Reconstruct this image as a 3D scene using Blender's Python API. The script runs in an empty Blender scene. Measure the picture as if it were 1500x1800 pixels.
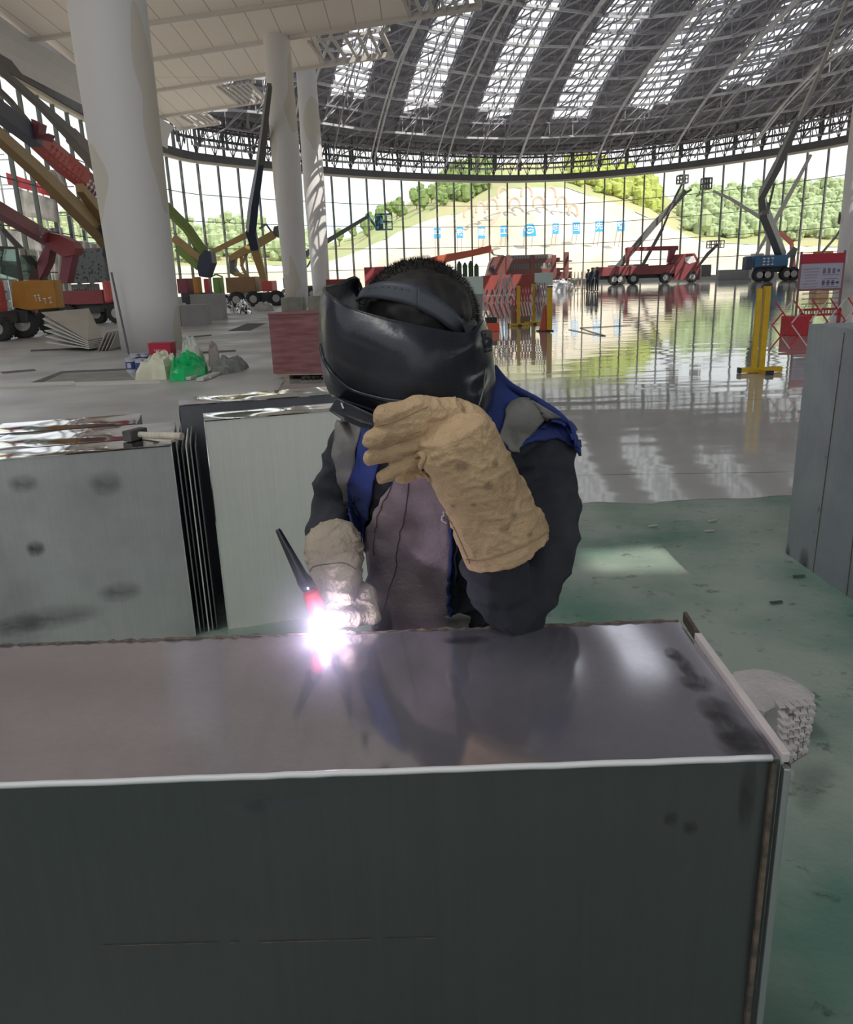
import bpy, bmesh, math, random
import numpy as np
from mathutils import Vector, Matrix, noise
from mathutils.bvhtree import BVHTree
random.seed(7)
scene = bpy.context.scene
COL = scene.collection
R = math.radians
# ------------------------------------------------------------------ camera
FPX, CAM_H = 1387.0, 1.55
PITCH, ROLL = R(16.6), R(2.1)
_r0 = Vector((1, 0, 0)); _u0 = Vector((0, math.sin(PITCH), math.cos(PITCH)))
CF = Vector((0, math.cos(PITCH), -math.sin(PITCH)))
CR = _r0*math.cos(ROLL) - _u0*math.sin(ROLL)
CU = _r0*math.sin(ROLL) + _u0*math.cos(ROLL)
CC = Vector((0, 0, CAM_H))
cam = bpy.data.cameras.new('camera'); camo = bpy.data.objects.new('camera', cam); COL.objects.link(camo)
cam.sensor_fit = 'HORIZONTAL'; cam.sensor_width = 36; cam.lens = 36*FPX/1500
cam.clip_start = 0.05; cam.clip_end = 2000
m = Matrix((CR, CU, -CF)).transposed().to_4x4(); m.translation = CC
camo.matrix_world = m
scene.camera = camo
# ------------------------------------------------------------------ colour management
scene.view_settings.view_transform = 'Standard'
scene.view_settings.look = 'None'
scene.view_settings.gamma = 1
scene.view_settings.use_curve_mapping = False
scene.view_settings.exposure = 0.36
scene.cycles.use_denoising = True
scene.cycles.max_bounces = 8; scene.cycles.diffuse_bounces = 4; scene.cycles.glossy_bounces = 4
scene.cycles.transparent_max_bounces = 12; scene.cycles.sample_clamp_indirect = 6
# ------------------------------------------------------------------ sky
w = bpy.data.worlds.new('sky'); scene.world = w; w.use_nodes = True
nt = w.node_tree; bg = nt.nodes['Background']
tc = nt.nodes.new('ShaderNodeTexCoord'); sp = nt.nodes.new('ShaderNodeSeparateXYZ'); cr = nt.nodes.new('ShaderNodeValToRGB')
nt.links.new(tc.outputs['Generated'], sp.inputs[0]); nt.links.new(sp.outputs['Z'], cr.inputs[0]); nt.links.new(cr.outputs[0], bg.inputs['Color'])
cr.color_ramp.elements[0].position = 0.0; cr.color_ramp.elements[0].color = (0.88, 0.90, 0.90, 1)
cr.color_ramp.elements[1].position = 0.6; cr.color_ramp.elements[1].color = (0.86, 0.93, 1.0, 1)
bg.inputs['Strength'].default_value = 1.15
# ------------------------------------------------------------------ sun, and unseen fill lamps added under the closed roof
SUN_DIR = Vector((0.42, -0.62, 0.80)).normalized()      # towards the sun
sl = bpy.data.lights.new('sun', 'SUN'); so = bpy.data.objects.new('sun', sl); COL.objects.link(so)
sl.energy = 3.8; sl.angle = R(0.25); sl.color = (1, 0.96, 0.88)
so.rotation_euler = SUN_DIR.to_track_quat('Z', 'Y').to_euler(); so.location = (40, -60, 80)
def area(name, loc, size, power, rot=(0, 0, 0), color=(1, 1, 1)):
    l = bpy.data.lights.new(name, 'AREA'); o = bpy.data.objects.new(name, l); COL.objects.link(o)
    l.shape = 'RECTANGLE'; l.size, l.size_y = size; l.energy = power; l.color = color
    o.location = loc; o.rotation_euler = rot
    return o
area('roof_light', (-9, 17, 24.6), (3.6, 44), 8300, color=(1, 0.98, 0.95))
area('roof_light', (4.5, 17, 24.6), (3.6, 44), 10000, color=(1, 0.98, 0.95))
area('roof_light', (18, 17, 24.6), (3.6, 44), 10000, color=(1, 0.98, 0.95))
area('roof_light', (31, 20, 24.6), (3.6, 44), 8300, color=(1, 0.98, 0.95))
# ------------------------------------------------------------------ helpers
def ray(px, py): return CF + CR*((px-750)/FPX) - CU*((py-900)/FPX)
def P(px, py, d): return CC + ray(px, py)*d
def G(px, py, z=0.0):
    v = ray(px, py); return CC + v*((z-CAM_H)/v.z)
def PY(px, py, y):
    v = ray(px, py); return CC + v*(y/v.y)
def PX(px, py, x):
    v = ray(px, py); return CC + v*(x/v.x)
def pixof(wp):
    v = Vector(wp)-CC; d = v.dot(CF); return 750+FPX*v.dot(CR)/d, 900-FPX*v.dot(CU)/d
def tag(o, label=None, cat=None, group=None, kind=None):
    if label: o['label'] = label
    if cat: o['category'] = cat
    if group: o['group'] = group
    if kind: o['kind'] = kind
    return o
def thing(name, label, cat, loc=(0, 0, 0), rz=0, group=None):
    o = bpy.data.objects.new(name, None); COL.objects.link(o); o.empty_display_size = 0.1
    o.location = loc; o.rotation_euler = (0, 0, rz)
    return tag(o, label, cat, group)
def root_of(o):
    while o.parent: o = o.parent
    return o
def link_mesh(name, me, mat, parent=None, smooth=False, world=True):
    o = bpy.data.objects.new(name, me); COL.objects.link(o)
    if mat: me.materials.append(mat)
    if parent is not None:
        o.parent = parent
        r = root_of(parent)
        if world:   # vertices given in world space, root may sit at its base
            mw = Matrix.Translation(r.location) @ r.rotation_euler.to_matrix().to_4x4()
            me.transform(mw.inverted())
    if smooth: me.polygons.foreach_set('use_smooth', [True]*len(me.polygons))
    me.update()
    return o
class MB:
    def __init__(s): s.v = []; s.f = []
    def add(s, vs, fs):
        b = len(s.v); s.v += [tuple(x) for x in vs]; s.f += [tuple(i+b for i in f) for f in fs]; return s
    def box(s, c, size, rz=0, M=None):
        hx, hy, hz = (k/2 for k in size); c = Vector(c)
        rot = M if M is not None else Matrix.Rotation(rz, 3, 'Z')
        vs = [c + rot @ Vector((x*hx, y*hy, z*hz)) for z in (-1, 1) for y in (-1, 1) for x in (-1, 1)]
        return s.add(vs, [(0, 2, 3, 1), (4, 5, 7, 6), (0, 1, 5, 4), (2, 6, 7, 3), (0, 4, 6, 2), (1, 3, 7, 5)])
    def bar(s, a, b, w=0.05, h=None, up=Vector((0, 0, 1))):
        a, b = Vector(a), Vector(b); h = h or w; d = b-a
        if d.length < 1e-6: return s
        d.normalize(); x = d.cross(up)
        if x.length < 1e-3: x = d.cross(Vector((1, 0, 0)))
        x.normalize(); z = x.cross(d)
        vs = [p + x*sx*w/2 + z*sz*h/2 for p in (a, b) for sx, sz in ((-1, -1), (1, -1), (1, 1), (-1, 1))]
        return s.add(vs, [(0, 1, 2, 3), (7, 6, 5, 4), (0, 4, 5, 1), (1, 5, 6, 2), (2, 6, 7, 3), (3, 7, 4, 0)])
    def taper(s, a, b, w0, h0, w1, h1, up=Vector((0, 0, 1))):
        a, b = Vector(a), Vector(b); d = (b-a).normalized(); x = d.cross(up)
        if x.length < 1e-3: x = d.cross(Vector((1, 0, 0)))
        x.normalize(); z = x.cross(d)
        vs = [a + x*sx*w0/2 + z*sz*h0/2 for sx, sz in ((-1, -1), (1, -1), (1, 1), (-1, 1))]
        vs += [b + x*sx*w1/2 + z*sz*h1/2 for sx, sz in ((-1, -1), (1, -1), (1, 1), (-1, 1))]
        return s.add(vs, [(0, 1, 2, 3), (7, 6, 5, 4), (0, 4, 5, 1), (1, 5, 6, 2), (2, 6, 7, 3), (3, 7, 4, 0)])
    def tube(s, pts, r, n=8, caps=True):
        pts = [Vector(p) for p in pts]; rs = r if isinstance(r, (list, tuple)) else [r]*len(pts)
        b = len(s.v); x = None
        for i, p in enumerate(pts):
            d = (pts[min(i+1, len(pts)-1)] - pts[max(i-1, 0)]).normalized()
            if x is None:
                x = d.cross(Vector((0, 0, 1)))
                if x.length < 1e-2: x = d.cross(Vector((1, 0, 0)))
            x = (x - d*x.dot(d)).normalized(); y = d.cross(x)
            for k in range(n):
                a = 2*math.pi*k/n; s.v.append(tuple(p + (x*math.cos(a)+y*math.sin(a))*rs[i]))
        for i in range(len(pts)-1):
            for k in range(n):
                k2 = (k+1) % n; s.f.append((b+i*n+k, b+i*n+k2, b+(i+1)*n+k2, b+(i+1)*n+k))
        if caps:
            s.f.append(tuple(b+k for k in reversed(range(n)))); s.f.append(tuple(b+(len(pts)-1)*n+k for k in range(n)))
        return s
    def prism(s, poly, off):
        """poly: list of 3D points, off: extrusion vector"""
        n = len(poly); off = Vector(off); vs = [Vector(p) for p in poly]; vs += [p+off for p in vs]
        fs = [tuple(reversed(range(n))), tuple(range(n, 2*n))] + [(i, (i+1) % n, n+(i+1) % n, n+i) for i in range(n)]
        return s.add(vs, fs)
    def ball(s, c, r, n=12, sc=(1, 1, 1), M=None):
        c = Vector(c); vs = []; fs = []; m = n//2
        for i in range(m+1):
            t = math.pi*i/m
            for k in range(n):
                a = 2*math.pi*k/n
                q = Vector((r*sc[0]*math.sin(t)*math.cos(a), r*sc[1]*math.sin(t)*math.sin(a), r*sc[2]*math.cos(t)))
                if M is not None: q = M @ q
                vs.append(c+q)
        for i in range(m):
            for k in range(n):
                k2 = (k+1) % n; fs.append((i*n+k, (i+1)*n+k, (i+1)*n+k2, i*n+k2))
        return s.add(vs, fs)
    def loft(s, rings, caps=True, closed=True):
        b = len(s.v); n = len(rings[0])
        for r in rings: s.v += [tuple(p) for p in r]
        for i in range(len(rings)-1):
            for k in range(n if closed else n-1):
                k2 = (k+1) % n; s.f.append((b+i*n+k, b+i*n+k2, b+(i+1)*n+k2, b+(i+1)*n+k))
        if caps and closed:
            s.f.append(tuple(b+k for k in reversed(range(n)))); s.f.append(tuple(b+(len(rings)-1)*n+k for k in range(n)))
        return s
    def mesh(s, name='m', recalc=True):
        me = bpy.data.meshes.new(name); me.from_pydata(s.v, [], s.f)
        if recalc:
            bm = bmesh.new(); bm.from_mesh(me)
            bmesh.ops.remove_doubles(bm, verts=bm.verts, dist=1e-6)
            bmesh.ops.recalc_face_normals(bm, faces=bm.faces); bm.to_mesh(me); bm.free()
        return me
    def build(s, name, mat, parent=None, smooth=False, bevel=0, world=True, recalc=True, subsurf=0):
        o = link_mesh(name, s.mesh(name, recalc), mat, parent, smooth, world)
        if bevel:
            bv = o.modifiers.new('b', 'BEVEL'); bv.width = bevel; bv.segments = 2; bv.limit_method = 'ANGLE'
        if subsurf:
            sb = o.modifiers.new('s', 'SUBSURF'); sb.levels = sb.render_levels = subsurf
        return o
def struct(o): o['kind'] = 'structure'; return o
def tree_of(root):
    out = [root]
    for c in [o for o in bpy.data.objects if o.parent == root]: out += tree_of(c)
    return out
CHILD = {}
def copy_tree(o, parent=None):
    c = o.copy(); COL.objects.link(c); c.parent = parent
    for ch in [x for x in bpy.data.objects if x.parent == o]: copy_tree(ch, c)
    return c
# ------------------------------------------------------------------ materials
MATS = {}
def mat(name, col, rough=0.6, metal=0.0, var=0.0, scale=4.0, bump=0.0, bscale=None, col2=None, spec=0.5, coat=0.0, alpha=None, detail=4, stretch=None, emit=None, estr=0, ramp=(0.35, 0.65), rvar=0):
    if name in MATS: return MATS[name]
    m = bpy.data.materials.new(name); m.use_nodes = True; nt = m.node_tree; N, L = nt.nodes, nt.links
    b = N['Principled BSDF']; b.inputs['Roughness'].default_value = rough; b.inputs['Metallic'].default_value = metal
    b.inputs['Specular IOR Level'].default_value = spec; b.inputs['Coat Weight'].default_value = coat; b.inputs['Coat Roughness'].default_value = 0.08
    c1 = (*col, 1); b.inputs['Base Color'].default_value = c1
    tc = N.new('ShaderNodeTexCoord'); src = tc.outputs['Object']
    if stretch:
        mp = N.new('ShaderNodeMapping'); mp.inputs['Scale'].default_value = stretch; L.new(src, mp.inputs[0]); src = mp.outputs[0]
    if var or col2:
        if col2 is None: col2 = tuple(max(0, c*(1-var)) for c in col)
        nz = N.new('ShaderNodeTexNoise'); nz.inputs['Scale'].default_value = scale; nz.inputs['Detail'].default_value = detail; L.new(src, nz.inputs['Vector'])
        rp = N.new('ShaderNodeValToRGB'); rp.color_ramp.elements[0].position, rp.color_ramp.elements[1].position = ramp
        rp.color_ramp.elements[0].color = (*col2, 1); rp.color_ramp.elements[1].color = c1
        L.new(nz.outputs['Fac'], rp.inputs[0]); L.new(rp.outputs[0], b.inputs['Base Color'])
        if rvar:
            mr = N.new('ShaderNodeMapRange'); mr.inputs['To Min'].default_value = rough; mr.inputs['To Max'].default_value = rough+rvar
            mr.inputs['From Min'].default_value = ramp[0]; mr.inputs['From Max'].default_value = ramp[1]
            L.new(nz.outputs['Fac'], mr.inputs['Value']); L.new(mr.outputs[0], b.inputs['Roughness'])
    if bump:
        n2 = N.new('ShaderNodeTexNoise'); n2.inputs['Scale'].default_value = bscale or scale*6; n2.inputs['Detail'].default_value = 3; L.new(src, n2.inputs['Vector'])
        bp = N.new('ShaderNodeBump'); bp.inputs['Strength'].default_value = bump; bp.inputs['Distance'].default_value = 0.02
        L.new(n2.outputs['Fac'], bp.inputs['Height']); L.new(bp.outputs[0], b.inputs['Normal'])
    if emit:
        b.inputs['Emission Color'].default_value = (*emit, 1); b.inputs['Emission Strength'].default_value = estr
    if alpha is not None: b.inputs['Alpha'].default_value = alpha
    MATS[name] = m; return m
def glassmat(name, tint=(0.96, 0.98, 0.98), refl=0.06):
    m = bpy.data.materials.new(name); m.use_nodes = True; nt = m.node_tree; N, L = nt.nodes, nt.links
    N.remove(N['Principled BSDF']); out = N['Material Output']
    t = N.new('ShaderNodeBsdfTransparent'); t.inputs[0].default_value = (*tint, 1)
    g = N.new('ShaderNodeBsdfGlossy'); g.inputs['Roughness'].default_value = 0.02
    fr = N.new('ShaderNodeFresnel'); fr.inputs[0].default_value = 1.3
    mx = N.new('ShaderNodeMixShader'); L.new(fr.outputs[0], mx.inputs[0]); L.new(t.outputs[0], mx.inputs[1]); L.new(g.outputs[0], mx.inputs[2]); L.new(mx.outputs[0], out.inputs[0])
    return m
# =================================================================== THE HALL
RIM = [Vector(p) for p in [(-22,-40),(-22,-20),(-22,0),(-22,20),(-22,46),(-23.3,64),(-22.7,80.4),(-18.7,86.2),(-13.9,92),(-5.3,100.7),(5,107.4),(12.6,110.4),(20,110.8),(26.8,108),(32.6,103.6),(37.4,98),(41.4,92.4),(44.3,86.3),(47.5,74),(50,55),(51,30),(51,0),(51,-40)]]
def rim_dist(x, y):
    q = Vector((x, y)); b = 1e9
    for a, c in zip(RIM[:-1], RIM[1:]):
        d = c-a; t = min(1, max(0, (q-a).dot(d)/d.dot(d))); b = min(b, (a+d*t-q).length)
    return b
def roofz(x, y): return 16 + 10*(1-math.exp(-rim_dist(x, y)/25))
# arc-length samples of the rim
def resample(poly, step, start=0.0):
    out = []; acc = start
    for a, c in zip(poly[:-1], poly[1:]):
        L_ = (c-a).length
        while acc <= L_: out.append(a+(c-a)*(acc/L_)); acc += step
        acc -= L_
    return out
# smooth the rim by Chaikin
def chaikin(p, k=2):
    for _ in range(k):
        q = [p[0]]
        for a, c in zip(p[:-1], p[1:]): q += [a*0.75+c*0.25, a*0.25+c*0.75]
        q.append(p[-1]); p = q
    return p
RIMS = chaikin(RIM, 2)
CEN = Vector((14, 10))
def inner(p, t):  # move a rim point inward by t metres
    d = CEN-p; return p + d.normalized()*t

M_roof = mat('roof_deck', (0.34, 0.33, 0.36), 0.8, var=0.35, scale=0.25)
M_steel_dark = mat('truss_steel_dark', (0.13, 0.13, 0.14), 0.55, var=0.2, scale=1)
M_steel_mid = mat('truss_steel', (0.55, 0.55, 0.57), 0.5, var=0.3, scale=0.6)
M_mull = mat('mullion_paint', (0.09, 0.10, 0.085), 0.5)
M_white = mat('white_plaster', (0.72, 0.71, 0.70), 0.85, var=0.06, scale=0.4)

# floor ---------------------------------------------------------------------
def floor_mat():
    m = bpy.data.materials.new('polished_tile'); m.use_nodes = True; nt = m.node_tree; N, L = nt.nodes, nt.links
    b = N['Principled BSDF']
    tc = N.new('ShaderNodeTexCoord')
    nz = N.new('ShaderNodeTexNoise'); nz.inputs['Scale'].default_value = 0.5; nz.inputs['Detail'].default_value = 6; L.new(tc.outputs['Object'], nz.inputs['Vector'])
    rp = N.new('ShaderNodeValToRGB'); rp.color_ramp.elements[0].position = 0.3; rp.color_ramp.elements[1].position = 0.7
    rp.color_ramp.elements[0].color = (0.35, 0.34, 0.32, 1); rp.color_ramp.elements[1].color = (0.43, 0.42, 0.40, 1)
    L.new(nz.outputs['Fac'], rp.inputs[0])
    bt = N.new('ShaderNodeTexBrick'); bt.offset = 0; bt.inputs['Scale'].default_value = 1; bt.inputs['Mortar Size'].default_value = 0.012
    bt.inputs['Brick Width'].default_value = 14.0; bt.inputs['Row Height'].default_value = 3.6; bt.inputs['Color1'].default_value = (1, 1, 1, 1); bt.inputs['Color2'].default_value = (0.96, 0.96, 0.96, 1); bt.inputs['Mortar'].default_value = (0.5, 0.5, 0.5, 1)
    mp = N.new('ShaderNodeMapping'); mp.inputs['Rotation'].default_value = (0, 0, R(5)); mp.inputs['Location'].default_value = (2.5, 1.05, 0); L.new(tc.outputs['Object'], mp.inputs[0]); L.new(mp.outputs[0], bt.inputs['Vector'])
    mx = N.new('ShaderNodeMixRGB'); mx.blend_type = 'MULTIPLY'; mx.inputs[0].default_value = 1; L.new(rp.outputs[0], mx.inputs[1]); L.new(bt.outputs['Color'], mx.inputs[2]); L.new(mx.outputs[0], b.inputs['Base Color'])
    b.inputs['IOR'].default_value = 1.55
    n4 = N.new('ShaderNodeTexNoise'); n4.inputs['Scale'].default_value = 0.12; n4.inputs['Detail'].default_value = 5; L.new(tc.outputs['Object'], n4.inputs['Vector'])
    mr = N.new('ShaderNodeMapRange'); mr.inputs['From Min'].default_value = 0.38; mr.inputs['From Max'].default_value = 0.62; mr.inputs['To Min'].default_value = 0.03; mr.inputs['To Max'].default_value = 0.075; L.new(n4.outputs['Fac'], mr.inputs['Value']); L.new(mr.outputs[0], b.inputs['Roughness'])
    mp2 = N.new('ShaderNodeMapping'); mp2.inputs['Scale'].default_value = (0.35, 1.0, 1); L.new(tc.outputs['Object'], mp2.inputs[0])
    n2 = N.new('ShaderNodeTexNoise'); n2.inputs['Scale'].default_value = 1.3; n2.inputs['Detail'].default_value = 2; L.new(mp2.outputs[0], n2.inputs['Vector'])
    bp = N.new('ShaderNodeBump'); bp.inputs['Strength'].default_value = 0.5; bp.inputs['Distance'].default_value = 0.014; L.new(n2.outputs['Fac'], bp.inputs['Height']); L.new(bp.outputs[0], b.inputs['Normal'])
    return m
M_floor = floor_mat()
fl = MB(); poly = [Vector((p.x, p.y, 0)) for p in RIM]
fl.prism(poly, (0, 0, -0.3)); struct(fl.build('floor', M_floor))
M_conc = mat('dusty_concrete', (0.44, 0.43, 0.41), 0.5, col2=(0.31, 0.30, 0.29), scale=0.5, detail=8, bump=0.15, bscale=9, rvar=-0.2)
cp = [(-21.8, -30), (-2.6, -30), (-2.6, 5.6), (-1.9, 9.0), (-2.6, 17), (-4.5, 34), (-7.5, 62), (-21.8, 62)]
fl = MB(); fl.prism([Vector((x, y, 0.0)) for x, y in cp], (0, 0, 0.012)); struct(fl.build('floor', M_conc))
# far wall: mullions, glass, sill --------------------------------------------
# mullion x-pixels measured along the wall top; spacing along the arc is regular
WTOP = 13.0
win = struct(bpy.data.objects.new('window_1', None)); COL.objects.link(win)
glass = glassmat('clear_glass')
mpts = [p for p in resample(RIMS, 2.55, 0.9)]
vis = [p for p in mpts if p.y > 22]
for p in vis:
    i = min(range(len(RIMS)-1), key=lambda k: (RIMS[k]-p).length)
    d = (RIMS[i+1]-RIMS[max(i-1, 0)]).normalized(); rz = math.atan2(d.y, d.x)
    b = MB(); b.box((p.x, p.y, 0.55+(WTOP-0.55)/2), (0.13, 0.24, WTOP-0.55), rz); b.build('mullion', M_mull, win)
RV = [p for p in RIMS if p.y > 22]
g = MB()
for a, c in zip(RV[:-1], RV[1:]):
    if (c-a).length < 1e-4: continue
    g.add([(a.x, a.y, .5), (c.x, c.y, .5), (c.x, c.y, WTOP), (a.x, a.y, WTOP)], [(0, 1, 2, 3)])
g.build('glass_pane', glass, win, recalc=False)
for z in (2.6, 5.0, 7.5, 10.0):
    b = MB(); b.tube([(p.x, p.y, z) for p in RV], 0.035, 4); b.build('transom', M_mull, win)
# low wall below the glass (one piece), top fascia beam
lw = MB()
for a, c in zip(RV[:-1], RV[1:]): lw.bar((a.x, a.y, .27), (c.x, c.y, .27), 0.3, 0.54)
struct(lw.build('wall_far', mat('sill_wall', (0.42, 0.41, 0.38), 0.8)))
fb = MB()
for a, c in zip(RIMS[:-1], RIMS[1:]): fb.bar((a.x, a.y, WTOP+.35), (c.x, c.y, WTOP+.35), 0.9, 0.7)
struct(fb.build('trim_1', M_steel_dark))
fb = MB()
for a, c in zip(RV[:-1], RV[1:]):
    a2, c2 = inner(a, .3), inner(c, .3); fb.bar((a2.x, a2.y, WTOP-.12), (c2.x, c2.y, WTOP-.12), 0.35, 0.22)
struct(fb.build('trim_2', mat('pale_fascia', (0.62, 0.58, 0.48), 0.7)))
# lattice band between the wall head and the roof edge ------------------------
lat = MB(); pts = resample(RIMS, 1.15, 0.3); pts = [p for p in pts if p.y > 30 and not (p.x < -20 and p.y < 79)]
for i, p in enumerate(pts):
    for tt, z0, z1, w_ in ((0.1, 13.6, 16.2, .10), (2.0, 14.0, 16.8, .08)):
        q = inner(p, tt)
        lat.bar((q.x, q.y, z0), (q.x, q.y, z1), w_ if i % 3 else w_*2.6)
        if i+1 < len(pts):
            q2 = inner(pts[i+1], tt)
            if (q2-q).length < 3:
                lat.bar((q.x, q.y, z0 if i % 2 else z1), (q2.x, q2.y, z1 if i % 2 else z0), 0.07)
                lat.bar((q.x, q.y, (z0+z1)/2+.15), (q2.x, q2.y, (z0+z1)/2+.15), 0.22)
                lat.bar((q.x, q.y, z1), (q2.x, q2.y, z1), 0.2)
struct(lat.build('trim_3', M_steel_dark))
# roof ----------------------------------------------------------------------
STRIPS = [-29.6, -22.2, -14.8, -7.4, 0.0, 6.5, 12.8, 19.2, 25.6]
def uy(u, y): return 18.4 + u*(1+(y-74)*0.009)
from mathutils.geometry import intersect_point_tri_2d
def inside(x, y):
    c = False; n = len(RIM); j = n-1
    for i in range(n):
        a, b2 = RIM[i], RIM[j]
        if (a.y > y) != (b2.y > y) and x < (b2.x-a.x)*(y-a.y)/(b2.y-a.y)+a.x: c = not c
        j = i
    return c
us = []
for s_ in STRIPS: us += [s_-1.7, s_-0.55, s_+0.55, s_+1.7]
us = sorted(us + [s_+3.3 for s_ in STRIPS] + [-33, 32, 36, 44, 55, 70, -40, -50, -62, -75])
ys = [ -40+2.0*k for k in range(77)]
rf = MB()
# a sun hole: the patch on the mat is cast through it
SUNH = []
pc = [G(1015, 962), G(1165, 960), G(1212, 1004), G(1040, 1008)]
hp = [q + SUN_DIR*((24.9-q.z)/SUN_DIR.z) for q in pc]
hx0, hx1 = min(q.x for q in hp), max(q.x for q in hp); hy0, hy1 = min(q.y for q in hp), max(q.y for q in hp)
for i in range(len(us)-1):
    um = (us[i]+us[i+1])/2; sky = any(abs(um-s_) < 1.7 for s_ in STRIPS)
    for j in range(len(ys)-1):
        ym = (ys[j]+ys[j+1])/2; xm = uy(um, ym)
        cs = [(uy(us[i], ys[j]), ys[j]), (uy(us[i+1], ys[j]), ys[j]), (uy(us[i+1], ys[j+1]), ys[j+1]), (uy(us[i], ys[j+1]), ys[j+1])]
        if not all(inside(*c) for c in cs): continue
        if min(rim_dist(*c) for c in cs) < 3.0 and ym > 30: continue
        if sky and ym > 42 and rim_dist(xm, ym) > 9: continue
        if hx0-.6 < max(c[0] for c in cs) and min(c[0] for c in cs) < hx1+.6 and hy0-.6 < max(c[1] for c in cs) and min(c[1] for c in cs) < hy1+.6:
            continue
        rf.add([(x, y, roofz(x, y)) for x, y in cs], [(0, 1, 2, 3)])
# panel round the sun hole
gx0, gx1, gy0, gy1 = hx0-9, hx1+9, hy0-5, hy1+5; zz = 24.9
c4 = [(gx0, gy0), (gx1, gy0), (gx1, gy1), (gx0, gy1)]
rf.add([(x, y, zz) for x, y in c4]+[tuple(q) for q in hp], [(0, 1, 5, 4)] )
order = sorted(range(4), key=lambda k: math.atan2(hp[k].y-sum(q.y for q in hp)/4, hp[k].x-sum(q.x for q in hp)/4))
hq = [hp[k] for k in order]   # ccw starting near lower-left
rf.v = rf.v[:-8]; rf.f = rf.f[:-1]
rf.add([(x, y, zz) for x, y in c4]+[(q.x, q.y, zz) for q in hq], [(0, 1, 5, 4), (1, 2, 6, 5), (2, 3, 7, 6), (3, 0, 4, 7)])
# rim ribbon
RW = [p for p in RIMS]
T_ = [-0.8, 0.6, 2, 4, 6.5]
for a, c in zip(RW[:-1], RW[1:]):
    if (c-a).length < 1e-4: continue
    for t0, t1 in zip(T_[:-1], T_[1:]):
        q = [inner(a, t0), inner(c, t0), inner(c, t1), inner(a, t1)]
        zs = [16.1 + 10*(1-math.exp(-max(0, t)/25)) for t in (t0, t0, t1, t1)]
        rf.add([(p.x, p.y, z) for p, z in zip(q, zs)], [(0, 1, 2, 3)])
ro = rf.build('ceiling', M_roof); struct(ro)
# skylight glazing bars and space frame ---------------------------------------
class MBT(MB):
    def bar(s, a, b, *k, **kw):
        for p in (a, b):
            yl = 79 if p.x < -18.4 else 70 if p.x < -11 else 58 if p.x < -1 else 49 if p.x < 5 else 0
            if p.y < yl and p.z < 15.75: return s
        return MB.bar(s, a, b, *k, **kw)
tr = MBT(); trl = MBT()
rows = [1.5+1.9*k for k in range(30)]
RP = [p for p in resample(RIMS, 3.0, 0.0) if p.y > 38]
rng = random.Random(3)
def roofpt(p, t, dz): 
    q = inner(p, t); return Vector((q.x, q.y, roofz(q.x, q.y)-dz))
grid_hi = []; grid_lo = []
for k, t in enumerate(rows):
    hi = [roofpt(p, t, 0.25) for p in RP]; grid_hi.append(hi)
    for a, c in zip(hi[:-1], hi[1:]): tr.bar(a, c, 0.17, 0.22)
    if k % 2 == 0:
        lo = [roofpt(p, t, 2.3) for p in RP]; grid_lo.append((k, lo))
        tgt = trl if (k//2) % 2 == 0 else tr
        for a, c in zip(lo[:-1], lo[1:]): tgt.bar(a, c, 0.20 if tgt is trl else 0.16)
for n_, (k, lo) in enumerate(grid_lo[:-1]):
    nxt = grid_lo[n_+1][1]
    for i in range(len(RP)-1):
        tr.bar(lo[i], grid_hi[k][i], 0.09); tr.bar(lo[i], grid_hi[min(k+1, len(rows)-1)][i+1], 0.09)
        if i % 2 == 0: tr.bar(lo[i], nxt[i+1], 0.10)
        else: trl.bar(lo[i], grid_hi[k][i+1], 0.09)
# ribs running with the skylight strips, top layer and bottom layer
def inroof(x, y): return inside(x, y) and rim_dist(x, y) > 1.2
for s_ in STRIPS:
    for du, dz, w_, tg in ((-1.8, .4, .22, tr), (1.8, .4, .22, tr), (-.5, .3, .10, tr), (.5, .3, .10, tr), (3.4, 2.4, .17, trl), (-0.9, 2.6, .12, tr)):
        prev = None
        for j in range(24):
            y = 44+3*j; x = uy(s_+du, y)
            if inroof(x, y):
                q = Vector((x, y, roofz(x, y)-dz))
                if prev: tg.bar(prev, q, w_)
                prev = q
            else: prev = None
struct(tr.build('trim_4', mat('space_frame_grey', (0.30, 0.295, 0.325), 0.5, var=0.3, scale=0.8)))
struct(trl.build('trim_5', M_steel_mid))
# tie rods hanging in long light lines down the roof
tl = MB()
for u in (-27, -19, -12.5, -4.2, 3.1, 9.4, 15.8, 22.5):
    a = []
    for j in range(16):
        y = 60+3.4*j; x = uy(u*1.02, y)
        if inroof(x, y) : a.append((x, y, roofz(x, y)-3.0))
    if len(a) > 2: tl.tube(a, 0.09, 5)
struct(tl.build('trim_6', M_steel_mid))
# ------------------------------------------------------------------ soffit tiers on the upper left
M_soff = mat('soffit_panel', (0.74, 0.69, 0.63), 0.75, var=0.07, scale=0.3)
def soff_mat():
    m = M_soff.copy(); m.name = 'perforated_soffit'; nt = m.node_tree; N, L = nt.nodes, nt.links; b = N['Principled BSDF']
    tc = N.new('ShaderNodeTexCoord'); bt = N.new('ShaderNodeTexBrick'); bt.offset = 0; bt.inputs['Scale'].default_value = 1
    bt.inputs['Brick Width'].default_value = 1.45; bt.inputs['Row Height'].default_value = 60; bt.inputs['Mortar Size'].default_value = 0.03
    bt.inputs['Color1'].default_value = (0.93, 0.85, 0.76, 1); bt.inputs['Color2'].default_value = (0.89, 0.81, 0.72, 1); bt.inputs['Mortar'].default_value = (0.50, 0.45, 0.41, 1)
    L.new(tc.outputs['Object'], bt.inputs['Vector']); L.new(bt.outputs['Color'], b.inputs['Base Color'])
    return m
M_soff2 = soff_mat()
ZS = 15.0
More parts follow.
